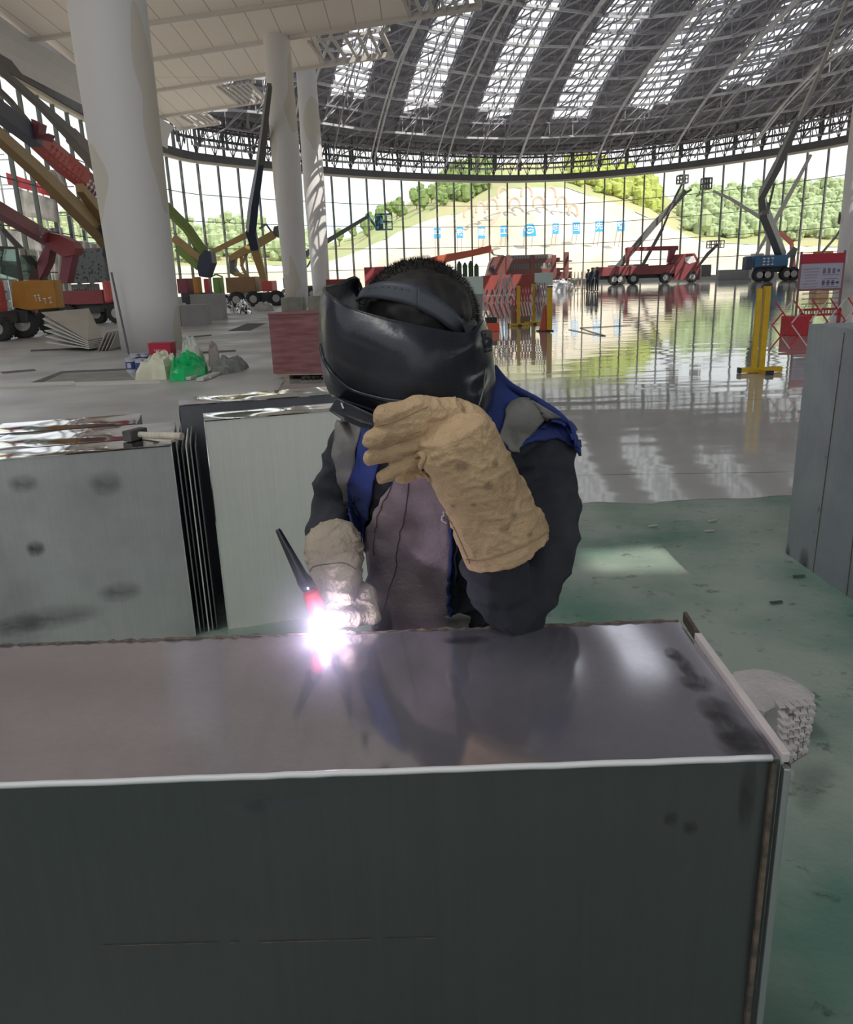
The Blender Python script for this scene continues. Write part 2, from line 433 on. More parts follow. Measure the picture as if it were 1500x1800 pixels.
tiers = [ # edge pixels left, right (right end of the fascia), px where filled panels stop, on the edge line
 ((-60, 75), (520, 0), 1400), ((-60, 150), (845, 10), 722), ((-60, 0), (690, 95), 572), ((0, 0), (470, 175), 415), ((0, 0), (385, 215), 345)]
E_ = [(G(265, 37, ZS), G(520, 0, ZS)), (G(265, 103, ZS), G(845, 10, ZS)), (G(270, 158, ZS), G(690, 95, ZS)), (G(275, 205, ZS), G(470, 175, ZS)), (G(280, 231, ZS), G(385, 215, ZS))]
fillx = [30, None, None, None, None]
stops = [1400, 722, 572, 420, 345]
M_edge = mat('soffit_edge', (0.60, 0.56, 0.52), 0.6)
soffit = struct(bpy.data.objects.new('ceiling', None)); COL.objects.link(soffit)
prevline = None
XL = -21.0
def line_at(e, x):
    a, b = e; t = (x-a.x)/(b.x-a.x); return a.y+(b.y-a.y)*t
near = [(Vector((-20, y, ZS)), Vector((3, y-7.3, ZS))) for y in (14, 22, 30, 39.5)]
alle = near + E_
xr_all = [2]*4
for k in range(5):
    a, b = E_[k]
    # x where the filled panels stop: intersect pixel column with the edge line
    xs = b.x
    if stops[k] < 1000:
        best = 1e9
        for q in range(400):
            x = a.x+(b.x-a.x)*q/399; y = line_at(E_[k], x); pxx = pixof((x, y, ZS))[0]
            if abs(pxx-stops[k]) < best: best = abs(pxx-stops[k]); xs = x
    else: xs = 4
    xr_all.append(xs)
pan = MB(); edg = MB(); frm = MB()
for k in range(1, len(alle)):
    e0, e1 = alle[k-1], alle[k]; xr = xr_all[k]; zt = ZS+0.05*(k % 2)
    xa = XL
    y0a, y1a = line_at(e0, xa), line_at(e1, xa); y0b, y1b = line_at(e0, xr), line_at(e1, xr)
    pan.prism([(xa, y0a+.12, ZS+.45), (xr, y0b+.12, ZS+.45), (xr, y1b, ZS), (xa, y1a, ZS)], (0, 0, 0.08))
    xe = e1[1].x if k >= 4 else xr
    if k == 4: xe = 3
    edg.bar((xa, line_at(e1, xa), ZS-.02), (xe, line_at(e1, xe), ZS-.02), 0.30, 0.30)
    edg.bar((xa, line_at(e1, xa)+.5, ZS+.25), (xe-1, line_at(e1, xe-1)+.5, ZS+.25), 0.1, 0.1)
    if k > 4 and xe > xr+.5:
        frm.bar((xe, y1b-(xe-xr)*.3, ZS), (xe-.6, line_at(e0, xe-.6)+3, ZS+.3), 0.18)
        n = 6
        for q in range(n+1):
            x = xr+(xe-xr)*q/n; frm.bar((x, line_at(e1, x), ZS), (x-.5, line_at(e1, x)+ (line_at(e0, x)-line_at(e1, x))*.62, ZS+.25), 0.16)
        frm.bar((xr, line_at(e1, xr)+(line_at(e0, xr)-line_at(e1, xr))*.62, ZS+.25), (xe, line_at(e1, xe)+(line_at(e0, xe)-line_at(e1, xe))*.62, ZS+.25), 0.16)
pan.build('soffit_panel', M_soff2, soffit); edg.build('soffit_edge', M_edge, soffit); frm.build('soffit_frame', M_edge, soffit)
# fascia curving down onto the left wall
fa = MB(); prof = [(0, 15.0), (-0.5, 14.6), (-0.8, 14.0), (-0.9, 13.3)]
for i in range(len(prof)-1):
    (x0, z0), (x1, z1) = prof[i], prof[i+1]
    fa.add([(XL+x0, -10, z0), (XL+x0, 77, z0), (XL+x1, 77, z1), (XL+x1, -10, z1)], [(0, 1, 2, 3)])
fa.build('fascia', M_white, soffit)
# ------------------------------------------------------------------ walls behind the photographer
M_wallb = mat('back_wall', (0.30, 0.29, 0.28), 0.8, var=0.2, scale=0.3)
b = MB(); b.box((14, -40.2, 6), (74, 0.4, 12)); struct(b.build('wall_back', M_wallb))
b = MB(); b.box((51.2, -9, 6.5), (0.4, 62, 13)); struct(b.build('wall_right', M_wallb))
b = MB(); b.box((-22.2, -9, 6.5), (0.4, 62, 13)); struct(b.build('wall_left', M_wallb))
# ------------------------------------------------------------------ columns
def col_mat(name, patches):
    m = bpy.data.materials.new(name); m.use_nodes = True; nt = m.node_tree; N, L = nt.nodes, nt.links; b = N['Principled BSDF']
    b.inputs['Roughness'].default_value = 0.7
    tc = N.new('ShaderNodeTexCoord'); nz = N.new('ShaderNodeTexNoise'); nz.inputs['Scale'].default_value = 0.5; nz.inputs['Detail'].default_value = 1
    mp = N.new('ShaderNodeMapping'); mp.inputs['Scale'].default_value = (1.2, 1.2, 0.55); mp.inputs['Location'].default_value = (0, 0, patches); L.new(tc.outputs['Object'], mp.inputs[0]); L.new(mp.outputs[0], nz.inputs['Vector'])
    rp = N.new('ShaderNodeValToRGB'); rp.color_ramp.interpolation = 'CONSTANT'; rp.color_ramp.elements[0].color = (0.65, 0.63, 0.62, 1); rp.color_ramp.elements[1].position = 0.56; rp.color_ramp.elements[1].color = (0.58, 0.535, 0.46, 1)
    L.new(nz.outputs['Fac'], rp.inputs[0]); L.new(rp.outputs[0], b.inputs['Base Color'])
    return m
def column(name, base, r0, r1, r2, h, label, seed):
    n = 40; rings = []
    for i in range(13):
        t = i/12; r_ = r0+(r1-r0)*min(1, t*2.2) if t < .45 else r1+(r2-r1)*(t-.45)/.55
        rings.append([(base.x+r_*math.cos(2*math.pi*k/n), base.y+r_*math.sin(2*math.pi*k/n), h*t) for k in range(n)])
    mb = MB(); mb.loft(rings); o = mb.build(name, col_mat('column_paint', seed), smooth=True)
    me = o.data; c = Vector((base.x, base.y, 0)); me.transform(Matrix.Translation(-c)); o.location = c
    for p in me.polygons:
        if abs(p.normal.z) > .7: p.use_smooth = False
    tag(o, label, 'column')
    return o
c1b = Vector((-6.78, 20.4)); column('column', c1b, 0.745, 0.86, 0.80, 15.3, 'thick white column with beige filler patches beside the paint cans', 2.0)
c2 = P(523, 532, 49.5); column('column', Vector((c2.x, c2.y)), 0.70, 0.86, 0.72, 17.5, 'white column standing behind the reddish plywood box, nearer of the slim pair', 11.0)
c3 = P(566, 520, 64); column('column', Vector((c3.x, c3.y)), 0.68, 0.82, 0.72, 18.5, 'slim white column just right of the other slim one, directly left of the helmet', 17.0)
c4_ = P(1489, 480, 62); column('column', Vector((c4_.x, c4_.y)), 0.80, 0.9, 0.75, 21.5, 'white column at the far right edge beyond the notice board', 23.0)
# =================================================================== OUTSIDE THE GLASS
def interp(tab, x):
    for (x0, *a), (x1, *b) in zip(tab[:-1], tab[1:]):
        if x0 <= x <= x1: t = (x-x0)/(x1-x0); return [p+(q-p)*t for p, q in zip(a, b)]
    return tab[0][1:] if x < tab[0][0] else tab[-1][1:]
# px : ridge y, top-of-cut y
PROF = [(-900, 330, 470), (-300, 360, 470), (0, 385, 470), (300, 402, 468), (400, 398, 466), (500, 408, 466), (560, 432, 466), (620, 416, 446), (660, 388, 428), (700, 368, 408), (740, 343, 392), (770, 315, 382),
        (820, 296, 372), (900, 285, 330), (1000, 286, 330), (1060, 292, 352), (1110, 302, 368), (1150, 322, 386), (1180, 352, 402), (1230, 345, 424), (1300, 338, 428), (1400, 334, 432), (1500, 332, 434), (1900, 320, 440), (2400, 330, 445)]
M_earth = mat('cut_slope_earth', (0.60, 0.54, 0.43), 0.95, col2=(0.44, 0.33, 0.23), scale=0.05, detail=9, bump=0.4, bscale=0.5, ramp=(0.25, 0.6))
M_veg = mat('hill_grass', (0.30, 0.34, 0.13), 0.95, col2=(0.42, 0.36, 0.20), scale=0.05, detail=6)
xs = list(range(-900, 2401, 20))
hill = MB(); hillv = MB()
rr = random.Random(5)
def hp_(px, t):   # t 0 foot .. 1 top of cut .. 2 ridge ; returns world point
    ry, cy = interp(PROF, px); fy = 487-0.0367*(px-750)+17
    if t <= 1: y = fy+(cy-fy)*t; d = 150+38*t
    else: y = cy+(ry-cy)*(t-1); d = 188+70*(t-1)
    return P(px, y, d)
ts = [0, .12, .25, .4, .5, .62, .75, .88, 1.0]
rings = []
for px in xs: rings.append([hp_(px, t) + Vector((0, rr.uniform(-1.2, 1.2), rr.uniform(-.5, .5) if 0 < t < 1 else 0)) for t in ts])
hill.loft(rings, caps=False, closed=False)
o = hill.build('hillside', M_earth, smooth=False); struct(o)
ts2 = [1, 1.15, 1.3, 1.5, 1.7, 1.85, 2.0]
rings = [[hp_(px, t) + Vector((0, 0, rr.uniform(-.6, .6) if 1 < t < 2 else 0)) for t in ts2] for px in xs]
hillv.loft(rings, caps=False, closed=False); o = hillv.build('hilltop', M_veg, smooth=True); struct(o)
gm = MB(); gm.box((10, 150, -0.35), (900, 420, 0.3)); struct(gm.build('ground', mat('site_ground', (0.62, 0.56, 0.47), 0.95, col2=(0.52, 0.42, 0.33), scale=0.05)))
# trees: ones that stand out on the skyline are single trees, the wood behind is a mass
M_leaf = [mat('leaf_dark', (0.13, 0.20, 0.07), 0.9, col2=(0.22, 0.28, 0.09), scale=1.2), mat('leaf_yellow', (0.42, 0.44, 0.10), 0.9, col2=(0.26, 0.33, 0.08), scale=1.2), mat('leaf_pale', (0.36, 0.42, 0.22), 0.9, col2=(0.26, 0.32, 0.16), scale=1.0)]
def crown(mb, c, r, h, n=7):
    for k in range(n):
        a = rr.uniform(0, 6.28); q = rr.uniform(0, .6)*r
        mb.ball(c+Vector((q*math.cos(a), q*math.sin(a), rr.uniform(-.3, .45)*h)), r*rr.uniform(.35, .62), 7, (1, 1, rr.uniform(.8, 1.5)))
def forest(name, x0, x1, t0, t1, n, r0, r1, m, label):
    mb = MB()
    for _ in range(n):
        px = rr.uniform(x0, x1); t = rr.uniform(t0, t1); p = hp_(px, t); r_ = rr.uniform(r0, r1)
        crown(mb, p+Vector((0, 0, r_*.7)), r_, r_*1.3, 5)
    o = mb.build(name, m, smooth=False, recalc=False); tag(o, label, 'trees', kind='stuff'); return o
forest('forest', 775, 860, 1.25, 2.0, 110, 1.4, 2.8, M_leaf[0], 'dark green wood on the left shoulder of the hill beyond the glass')
forest('forest', 1000, 1160, 1.2, 2.0, 220, 1.5, 2.8, M_leaf[1], 'yellow-green wood on the right shoulder of the hill beyond the glass')
forest('forest', 1200, 1560, 1.1, 2.0, 380, 1.6, 3.0, M_leaf[2], 'pale green wood along the far right skyline beyond the glass')
forest('forest', 40, 560, 1.1, 2.0, 300, 1.6, 3.0, M_leaf[2], 'pale green wood low on the left behind the parked lifts')
TP = [(640+rr.uniform(0, 120), rr.uniform(1.35, 1.95)) for _ in range(160)]
TP = [(597, 1.7), (620, 1.8)] + TP
keep = []
for q in TP:
    w_ = hp_(*q)
    if all((w_-hp_(*k)).length > 6.2 for k in keep): keep.append(q)
TP = keep[:30]
trunk = mat('bark', (0.18, 0.13, 0.09), 0.9)
for i, (px, t) in enumerate(TP):
    p = hp_(px, t); tr_ = thing('hill_tree', 'dark green tree on the left slope of the hill beyond the glass', 'tree', p, group='trees on the hill slope')
    mb = MB(); mb.tube([p-Vector((0, 0, 1)), p+Vector((0, 0, 2.4))], .18, 6); mb.build('trunk', trunk, tr_)
    mb = MB(); crown(mb, p+Vector((0, 0, 2.8)), 1.9, 3.0, 9); mb.build('crown', M_leaf[0], tr_, recalc=False)
# distant ridge
mt = MB(); top = []; bot = []
for px, y in [(-300, 400), (100, 380), (300, 392), (420, 385), (480, 372), (540, 352), (600, 338), (660, 332), (740, 328), (820, 330), (1000, 360), (1300, 380)]:
    q = P(px, y, 900); top.append(q); bot.append(Vector((q.x, q.y-120, -5)))
rings = [[b_, a_, a_+Vector((0, 200, -40))] for a_, b_ in zip(top, bot)]
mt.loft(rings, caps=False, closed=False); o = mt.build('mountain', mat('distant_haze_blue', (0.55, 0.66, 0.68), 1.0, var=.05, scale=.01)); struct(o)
# stone arches of slope protection at the top of the cut
M_arch = mat('slope_frame', (0.52, 0.40, 0.30), 0.9)
for i, (px, py, w_) in enumerate([(866, 356, 17), (884, 336, 18), (905, 354, 18), (926, 334, 18), (947, 352, 18), (968, 335, 18), (988, 352, 16), (1008, 366, 15), (824, 370, 15), (845, 362, 15)]):
    d = 176; a = []
    for k in range(9):
        th = math.pi*k/8; a.append(P(px+w_/2*math.cos(th), py-12*math.sin(th)+6, d))
    a = [P(px+w_/2, py+12, d)]+a+[P(px-w_/2, py+12, d)]
    mb = MB(); mb.tube(a, 0.32, 5); o = mb.build('slope_arch', M_arch)
    tag(o, 'tan concrete arch rib on the upper cut slope beyond the glass', 'arch', group='arch ribs on the cut slope')
# blue boards with white characters
M_sblue = mat('sign_blue', (0.05, 0.33, 0.68), 0.5); M_swhite = mat('sign_white', (0.9, 0.95, 0.97), 0.5)
def text_mesh(txt, size, M, mat_, parent, name='lettering', ext=0.02, bold=0.0):
    cu = bpy.data.curves.new('t', 'FONT'); cu.body = txt; cu.size = size; cu.align_x = 'CENTER'; cu.align_y = 'CENTER'; cu.extrude = ext; cu.offset = bold
    to = bpy.data.objects.new('t', cu); COL.objects.link(to)
    dg = bpy.context.evaluated_depsgraph_get(); me = bpy.data.meshes.new_from_object(to.evaluated_get(dg))
    bpy.data.objects.remove(to); me.transform(M)
    me.materials.clear()
    return link_mesh(name, me, mat_, parent)
SIGNW = ['zhong (middle), leftmost', 'tie (iron), second from the left', 'jian (build), third from the left', 'gong, left of the emblem board', '', 'yong, right of the emblem board', 'dang, third from the right', 'xian (first), second from the right', 'feng (edge), rightmost']
signs = [(769, 410, 12, 18, '中'), (808.5, 409, 11.5, 18, '铁'), (846.5, 409, 13, 20, '建'), (886.5, 406.5, 13, 19, '工'), (931, 404.5, 24, 21, None), (977, 402, 11, 18, '勇'), (1013.5, 401, 13, 20, '当'), (1053.5, 398, 13, 18, '先'), (1092, 397, 13.5, 18, '锋')]
for i, (px, py, w_, h_, ch) in enumerate(signs):
    d = 162; c = P(px, py, d); s = d/FPX
    up = Vector((0, 0, 1)); W, H_ = w_*s, h_*s
    lab = ('blue board with the white character %s on the cut slope' % SIGNW[i]) if ch else 'wider blue board with a white swirl emblem between the character boards'
    t = thing('hillside_board', lab, 'sign', (c.x, c.y, c.z-H_/2-2))
    mb = MB()
    if ch: mb.box(c, (W, .15, H_))
    else: mb.prism([c+Vector((x*W/2, .08, z*H_/2)) for x, z in ((-1, -1), (1, -1), (.9, .1), (.55, 1), (-.55, 1), (-.9, .1))], (0, -.15, 0))
    mb.build('board', M_sblue, t)
    mb = MB(); mb.bar(c+Vector((-W*.3, .15, H_*.3)), c+Vector((-W*.3, 6, -H_/2-6)), .12); mb.bar(c+Vector((W*.3, .15, H_*.3)), c+Vector((W*.3, 6, -H_/2-6)), .12); mb.build('post', M_arch, t)
    Mx = Matrix.Translation(c+Vector((0, -.12, 0))) @ Matrix.Rotation(R(90), 4, 'X')
    if ch: text_mesh(ch, W*1.02, Mx, M_swhite, t, bold=0.02)
    else:
        mb = MB(); a = [c+Vector((.32*W*math.cos(q), -.12, .05+.26*H_*math.sin(q))) for q in [R(40+290*k/14) for k in range(15)]]; mb.tube(a, .14, 5)
        mb.tube([c+Vector((-.1*W, -.12, -.02)), c+Vector((.1*W, -.12, .1)), c+Vector((.3*W, -.12, -.05))], .12, 5); mb.build('emblem', M_swhite, t)
# =================================================================== STEEL DUCT BOXES
def steel_mat(name, col, rough, dirt, seed=0, wob=0.0, wscale=1.5, tint2=None, metal=1.0):
    """brushed sheet steel with smudges; wob = buckled sheet reflections"""
    m = bpy.data.materials.new(name); m.use_nodes = True; nt = m.node_tree; N, L = nt.nodes, nt.links; b = N['Principled BSDF']
    b.inputs['Metallic'].default_value = metal
    tc = N.new('ShaderNodeTexCoord'); mp = N.new('ShaderNodeMapping'); mp.inputs['Location'].default_value = (seed*3.1, seed*1.7, seed); L.new(tc.outputs['Object'], mp.inputs[0])
    nz = N.new('ShaderNodeTexNoise'); nz.inputs['Scale'].default_value = 2.2; nz.inputs['Detail'].default_value = 7; nz.inputs['Roughness'].default_value = 0.55; L.new(mp.outputs[0], nz.inputs['Vector'])
    rp = N.new('ShaderNodeValToRGB'); e = rp.color_ramp.elements; e[0].position = 0.30; e[1].position = 0.62
    e[0].color = (*(tint2 or tuple(c*(1-dirt) for c in col)), 1); e[1].color = (*col, 1); L.new(nz.outputs['Fac'], rp.inputs[0])
    # fine vertical streaks
    m2 = N.new('ShaderNodeMapping'); m2.inputs['Scale'].default_value = (60, 60, 1.2); L.new(tc.outputs['Object'], m2.inputs[0])
    n2 = N.new('ShaderNodeTexNoise'); n2.inputs['Scale'].default_value = 2; n2.inputs['Detail'].default_value = 3; L.new(m2.outputs[0], n2.inputs['Vector'])
    mx = N.new('ShaderNodeMixRGB'); mx.blend_type = 'MULTIPLY'; mx.inputs[0].default_value = 0.16
    L.new(rp.outputs[0], mx.inputs[1]); L.new(n2.outputs['Fac'], mx.inputs[2]); L.new(mx.outputs[0], b.inputs['Base Color'])
    mr = N.new('ShaderNodeMapRange'); mr.inputs['From Min'].default_value = .3; mr.inputs['From Max'].default_value = .7; mr.inputs['To Min'].default_value = rough*1.5+.04; mr.inputs['To Max'].default_value = rough
    L.new(nz.outputs['Fac'], mr.inputs['Value']); L.new(mr.outputs[0], b.inputs['Roughness'])
    if wob:
        n3 = N.new('ShaderNodeTexNoise'); n3.inputs['Scale'].default_value = wscale; n3.inputs['Detail'].default_value = 1.0; L.new(mp.outputs[0], n3.inputs['Vector'])
        bp = N.new('ShaderNodeBump'); bp.inputs['Strength'].default_value = 1.0; bp.inputs['Distance'].default_value = wob; L.new(n3.outputs['Fac'], bp.inputs['Height']); L.new(bp.outputs[0], b.inputs['Normal'])
    return m
M_top = steel_mat('steel_top_film', (0.58, 0.545, 0.60), 0.07, 0.30, 1, wob=0.0012, metal=0.80)  # lavender base stands in for the arc's glow on the sheet
M_front = steel_mat('steel_front', (0.15, 0.158, 0.155), 0.33, 0.18, 2, metal=.85)  # base darkened to imitate the dim hall this face mirrors
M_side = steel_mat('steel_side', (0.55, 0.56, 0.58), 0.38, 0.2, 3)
M_topb = steel_mat('steel_top_buckled', (0.92, 0.91, 0.92), 0.05, 0.12, 4, wob=0.07, wscale=2.6)
M_faceb = steel_mat('steel_face_smudged', (0.62, 0.61, 0.595), 0.36, 0.35, 5, metal=.7)
M_facec = steel_mat('steel_face_clean', (0.88, 0.87, 0.78), 0.36, 0.12, 6, metal=.55)
M_faced = steel_mat('steel_face_dark', (0.22, 0.22, 0.24), 0.5, 0.15, 7)
M_rust = mat('burnt_edge', (0.05, 0.042, 0.035), 0.7, col2=(0.14, 0.10, 0.07), scale=60)
M_bead = mat('pale_sealant', (0.62, 0.61, 0.60), 0.45)
M_flange = mat('ground_steel_edge', (0.55, 0.49, 0.47), 0.4, var=.15, scale=12)
T = 0.965
bx = thing('steel_duct_box', 'large grey steel duct box in front, the one being welded', 'duct box', (-.3, 1.05, 0))
XL_, XR_, YF, YB = -1.35, 0.428, 0.845, 1.248
def grid_face(a, b_, c, d, nu, nv):
    vs = []; fs = []
    for i in range(nu+1):
        for j in range(nv+1):
            u, v = i/nu, j/nv; vs.append(a.lerp(b_, u).lerp(d.lerp(c, u), v))
    for i in range(nu):
        for j in range(nv):
            k = i*(nv+1)+j; fs.append((k, k+nv+1, k+nv+2, k+1))
    return vs, fs
V3 = Vector
mb = MB(); mb.box(((XL_+XR_)/2, (YF+YB)/2, T-.0015), (XR_-XL_, YB-YF, .003)); mb.build('top_panel', M_top, bx)
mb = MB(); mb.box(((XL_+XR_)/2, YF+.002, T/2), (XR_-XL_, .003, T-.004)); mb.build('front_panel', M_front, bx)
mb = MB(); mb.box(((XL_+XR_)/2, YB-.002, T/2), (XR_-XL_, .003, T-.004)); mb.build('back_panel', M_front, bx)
mb = MB(); mb.box((XR_-.004, (YF+YB)/2, T/2), (.003, YB-YF-.01, T-.008)); mb.box((XL_+.004, (YF+YB)/2, T/2), (.003, YB-YF-.01, T-.008)); mb.build('end_panel', M_side, bx)
# right lip: turned up sheet edge, burnt at the far end, coloured pale towards the front as if lit
mb = MB(); mb.bar((XR_+.004, YF-.004, T+.001), (XR_+.008, 1.175, T+.006), .011, .014); mb.build('ground_lip', M_flange, bx, bevel=.002)
mb = MB(); mb.bar((XR_+.008, 1.172, T+.004), (XR_+.012, YB+.004, T+.006), .006, .018); mb.build('burnt_lip', M_rust, bx)
mb = MB(); mb.box((XR_-.010, YF-.002, T/2), (.006, .008, T-.012)); mb.build('corner_seam', M_rust, bx)
mb = MB(); mb.box((XR_+.005, YF-.004, T/2-.004), (.009, .012, T-.014)); mb.build('corner_flange', M_side, bx, bevel=.0015)
mb = MB(); mb.box((XR_+.011, YF+.004, T/2-.004), (.003, .012, T-.014)); mb.build('corner_gap', M_rust, bx)
# pale bead along the front edge
mb = MB(); a = []; rr = random.Random(2)
for k in range(60): a.append((XL_+(XR_-.012-XL_)*k/59, YF-.001+rr.uniform(-.0006, .0006), T+.0005+rr.uniform(-.0006, .0006)))
mb.tube(a, .0042, 6); mb.build('edge_bead', M_bead, bx, smooth=True)
# ragged weld along the back edge
mb = MB(); a = []; rs = []
for k in range(170): a.append((XL_+(XR_-XL_)*k/169, YB+rr.uniform(-.0015, .0015), T+rr.uniform(-.001, .0022))); rs.append(rr.choice([.0016, .002, .0028, .0036]))
mb.tube(a, rs, 6); mb.build('weld_bead', M_rust, bx)
# smoky heat marks on the top sheet: thin irregular stains, and scratches on front
def stain(pts, z, m, parent, name='stain', th=.0004):
    mb = MB(); mb.prism([V3((p[0], p[1], z)) for p in pts], (0, 0, th)); return mb.build(name, m, parent)
M_stain = mat('soot_stain', (0.06, 0.055, 0.06), 0.45, metal=.4, col2=(0.16, 0.15, 0.16), scale=30, alpha=None)
def softstain_mat(name, col, a, soft=.5):
    m = bpy.data.materials.new(name); m.use_nodes = True; nt = m.node_tree; N, L = nt.nodes, nt.links; b = N['Principled BSDF']
    b.inputs['Base Color'].default_value = (*col, 1); b.inputs['Roughness'].default_value = .5
    tc = N.new('ShaderNodeTexCoord'); gr = N.new('ShaderNodeTexGradient'); gr.gradient_type = 'SPHERICAL'
    mp = N.new('ShaderNodeMapping'); mp.inputs['Location'].default_value = (-1, -1, -1); mp.inputs['Scale'].default_value = (2, 2, 2); L.new(tc.outputs['Generated'], mp.inputs[0]); L.new(mp.outputs[0], gr.inputs[0])
    nz = N.new('ShaderNodeTexNoise'); nz.inputs['Scale'].default_value = 3; nz.inputs['Detail'].default_value = 6; L.new(tc.outputs['Generated'], nz.inputs['Vector'])
    mu = N.new('ShaderNodeMath'); mu.operation = 'MULTIPLY'; L.new(gr.outputs['Fac'], mu.inputs[0]); L.new(nz.outputs['Fac'], mu.inputs[1])
    mr = N.new('ShaderNodeMapRange'); mr.inputs['From Min'].default_value = 0.04; mr.inputs['From Max'].default_value = soft; mr.inputs['To Max'].default_value = a; L.new(mu.outputs[0], mr.inputs['Value']); L.new(mr.outputs[0], b.inputs['Alpha'])
    return m
M_soot = softstain_mat('soot_smudge', (0.035, 0.033, 0.035), 0.85)
M_soot2 = softstain_mat('grey_smudge', (0.10, 0.10, 0.11), 0.55)
def smudge(c, ux, uy_, sx, sy, parent, m=M_soot, name='soot_smudge'):
    """oval patch lying on a panel"""
    ux, uy_ = V3(ux).normalized(), V3(uy_).normalized(); n_ = ux.cross(uy_)
    c = V3(c); vs = [c]+[c+ux*sx*math.cos(2*math.pi*k/24)+uy_*sy*math.sin(2*math.pi*k/24) for k in range(24)]
    b = MB(); b.add(vs, [(0, k+1, (k+1) % 24+1) for k in range(24)]); return b.build(name, m, parent, recalc=False)
for (px, py, sx, sy) in [(1185, 1150, .016, .03), (1205, 1170, .014, .06), (1225, 1200, .028, .035), (1262, 1250, .03, .05), (1320, 1310, .05, .05), (1290, 1290, .03, .06), (820, 1125, .05, .02)]:
    q = G(px, py, T+.0008); smudge(q, (1, 0, 0), (-.1, 1, 0), sx, sy, bx)
# long marks on the front face
def frontpt(px, py): 
    v = ray(px, py); t = (YF-.001)/v.y; return CC+v*t
mb = MB()
for x0, y0, x1, y1 in ((180, 1663, 420, 1657), (455, 1657, 765, 1649)):
    n = 14
    for k in range(n):
        if rr.random() < .12: continue
        a_, b_ = frontpt(x0+(x1-x0)*k/n, y0+(y1-y0)*k/n), frontpt(x0+(x1-x0)*(k+.96)/n, y0+(y1-y0)*(k+.96)/n); mb.bar(a_, b_, .0006, rr.uniform(.0004, .0012))
mb.build('scratch', M_rust, bx)
def fsm(px, py, sx, sz, m=M_soot): 
    q = frontpt(px, py); q.y = YF-.0012; smudge(q, (1, 0, 0), (0, 0, 1), sx, sz, bx, m)
fsm(1315, 1400, .014, .065); fsm(1180, 1440, .012, .014); fsm(1215, 1455, .012, .014); fsm(1335, 1560, .012, .25); fsm(500, 1410, .08, .02, M_soot2); fsm(450, 1420, .02, .015, M_soot2)
# ---------------- boxes behind, left
def duct(name_label, fl, fr, dep, z, mt, mf, ms, lip=.004, skew=None):
    """fl, fr: front top corners (world xy), dep depth away from the viewer"""
    fl, fr = V3((fl[0], fl[1], 0)), V3((fr[0], fr[1], 0)); u = (fr-fl).normalized(); n_ = V3((-u.y, u.x, 0))
    c = (fl+fr)/2+n_*dep/2; t = thing('steel_duct_box', name_label, 'duct box', (c.x, c.y, 0))
    rz = math.atan2(u.y, u.x); L_ = (fr-fl).length
    def wp(a, b, zz): return fl+u*a+n_*b+V3((0, 0, zz))
    mb = MB(); mb.box(wp(L_/2, dep/2, z-.0015), (L_+.004, dep+.004, .003), rz); mb.build('top_panel', mt, t)
    mb = MB(); mb.box(wp(L_/2, .002, (z-.003)/2), (L_, .003, z-.004), rz); mb.build('front_panel', mf, t)
    mb = MB(); mb.box(wp(L_/2, dep-.002, (z-.003)/2), (L_, .003, z-.004), rz); mb.build('back_panel', ms, t)
    mb = MB(); mb.box(wp(.002, dep/2, (z-.003)/2), (.003, dep-.008, z-.004), rz); mb.build('end_panel', ms, t)
    mb = MB(); mb.box(wp(L_-.002, dep/2, (z-.003)/2), (.003, dep-.008, z-.004), rz); mb.build('end_panel', ms, t)
    mb = MB(); mb.bar(wp(0, -.002, z), wp(L_, -.002, z), lip, lip); mb.bar(wp(-.002, 0, .01), wp(-.002, 0, z), lip, lip); mb.bar(wp(L_+.002, 0, .01), wp(L_+.002, 0, z), lip, lip); mb.build('edge_seam', mt if lip < .01 else M_rust, t)
    return t, wp
zB = .90
p0, p1 = G(0, 808, zB), G(300, 783, zB); u = (p1-p0).normalized(); p00 = p0-u*.9
tB, wB = duct('smudged grey steel duct box at left, nearest behind the welded box', p00, p1, .21, zB, M_topb, M_faceb, M_side)
nB = V3((-u.y, u.x, 0)); LB = (p1-p00).length
tB2, wB2 = duct('second steel duct box on the left, topped by the hammer head', p00+nB*.225, p1+nB*.225, .40, zB, M_topb, M_faceb, M_side)
e3 = p00+nB*.66; f3 = e3+u*(LB-.19)
tB3, wB3 = duct('third steel duct box on the left, rearmost with rippled reflections', e3, f3, .34, zB, M_topb, M_faceb, M_faced)
# oval smudge and stains
def facept(p, u_, px, py):
    n_ = V3((-u_.y, u_.x, 0)); v = ray(px, py); t = (p-CC).dot(n_)/v.dot(n_); return CC+v*t
for px, py, sx, sz, m_ in [(62, 964, .065, .045, M_soot), (185, 850, .12, .07, M_soot2), (90, 1085, .35, .07, M_soot2), (40, 850, .1, .05, M_soot2), (30, 1100, .2, .06, M_soot2), (210, 1040, .16, .06, M_soot2)]:
    q = facept(p0, u, px, py)-nB*.004; smudge(q, u, (0, 0, 1), sx, sz, tB, m_)
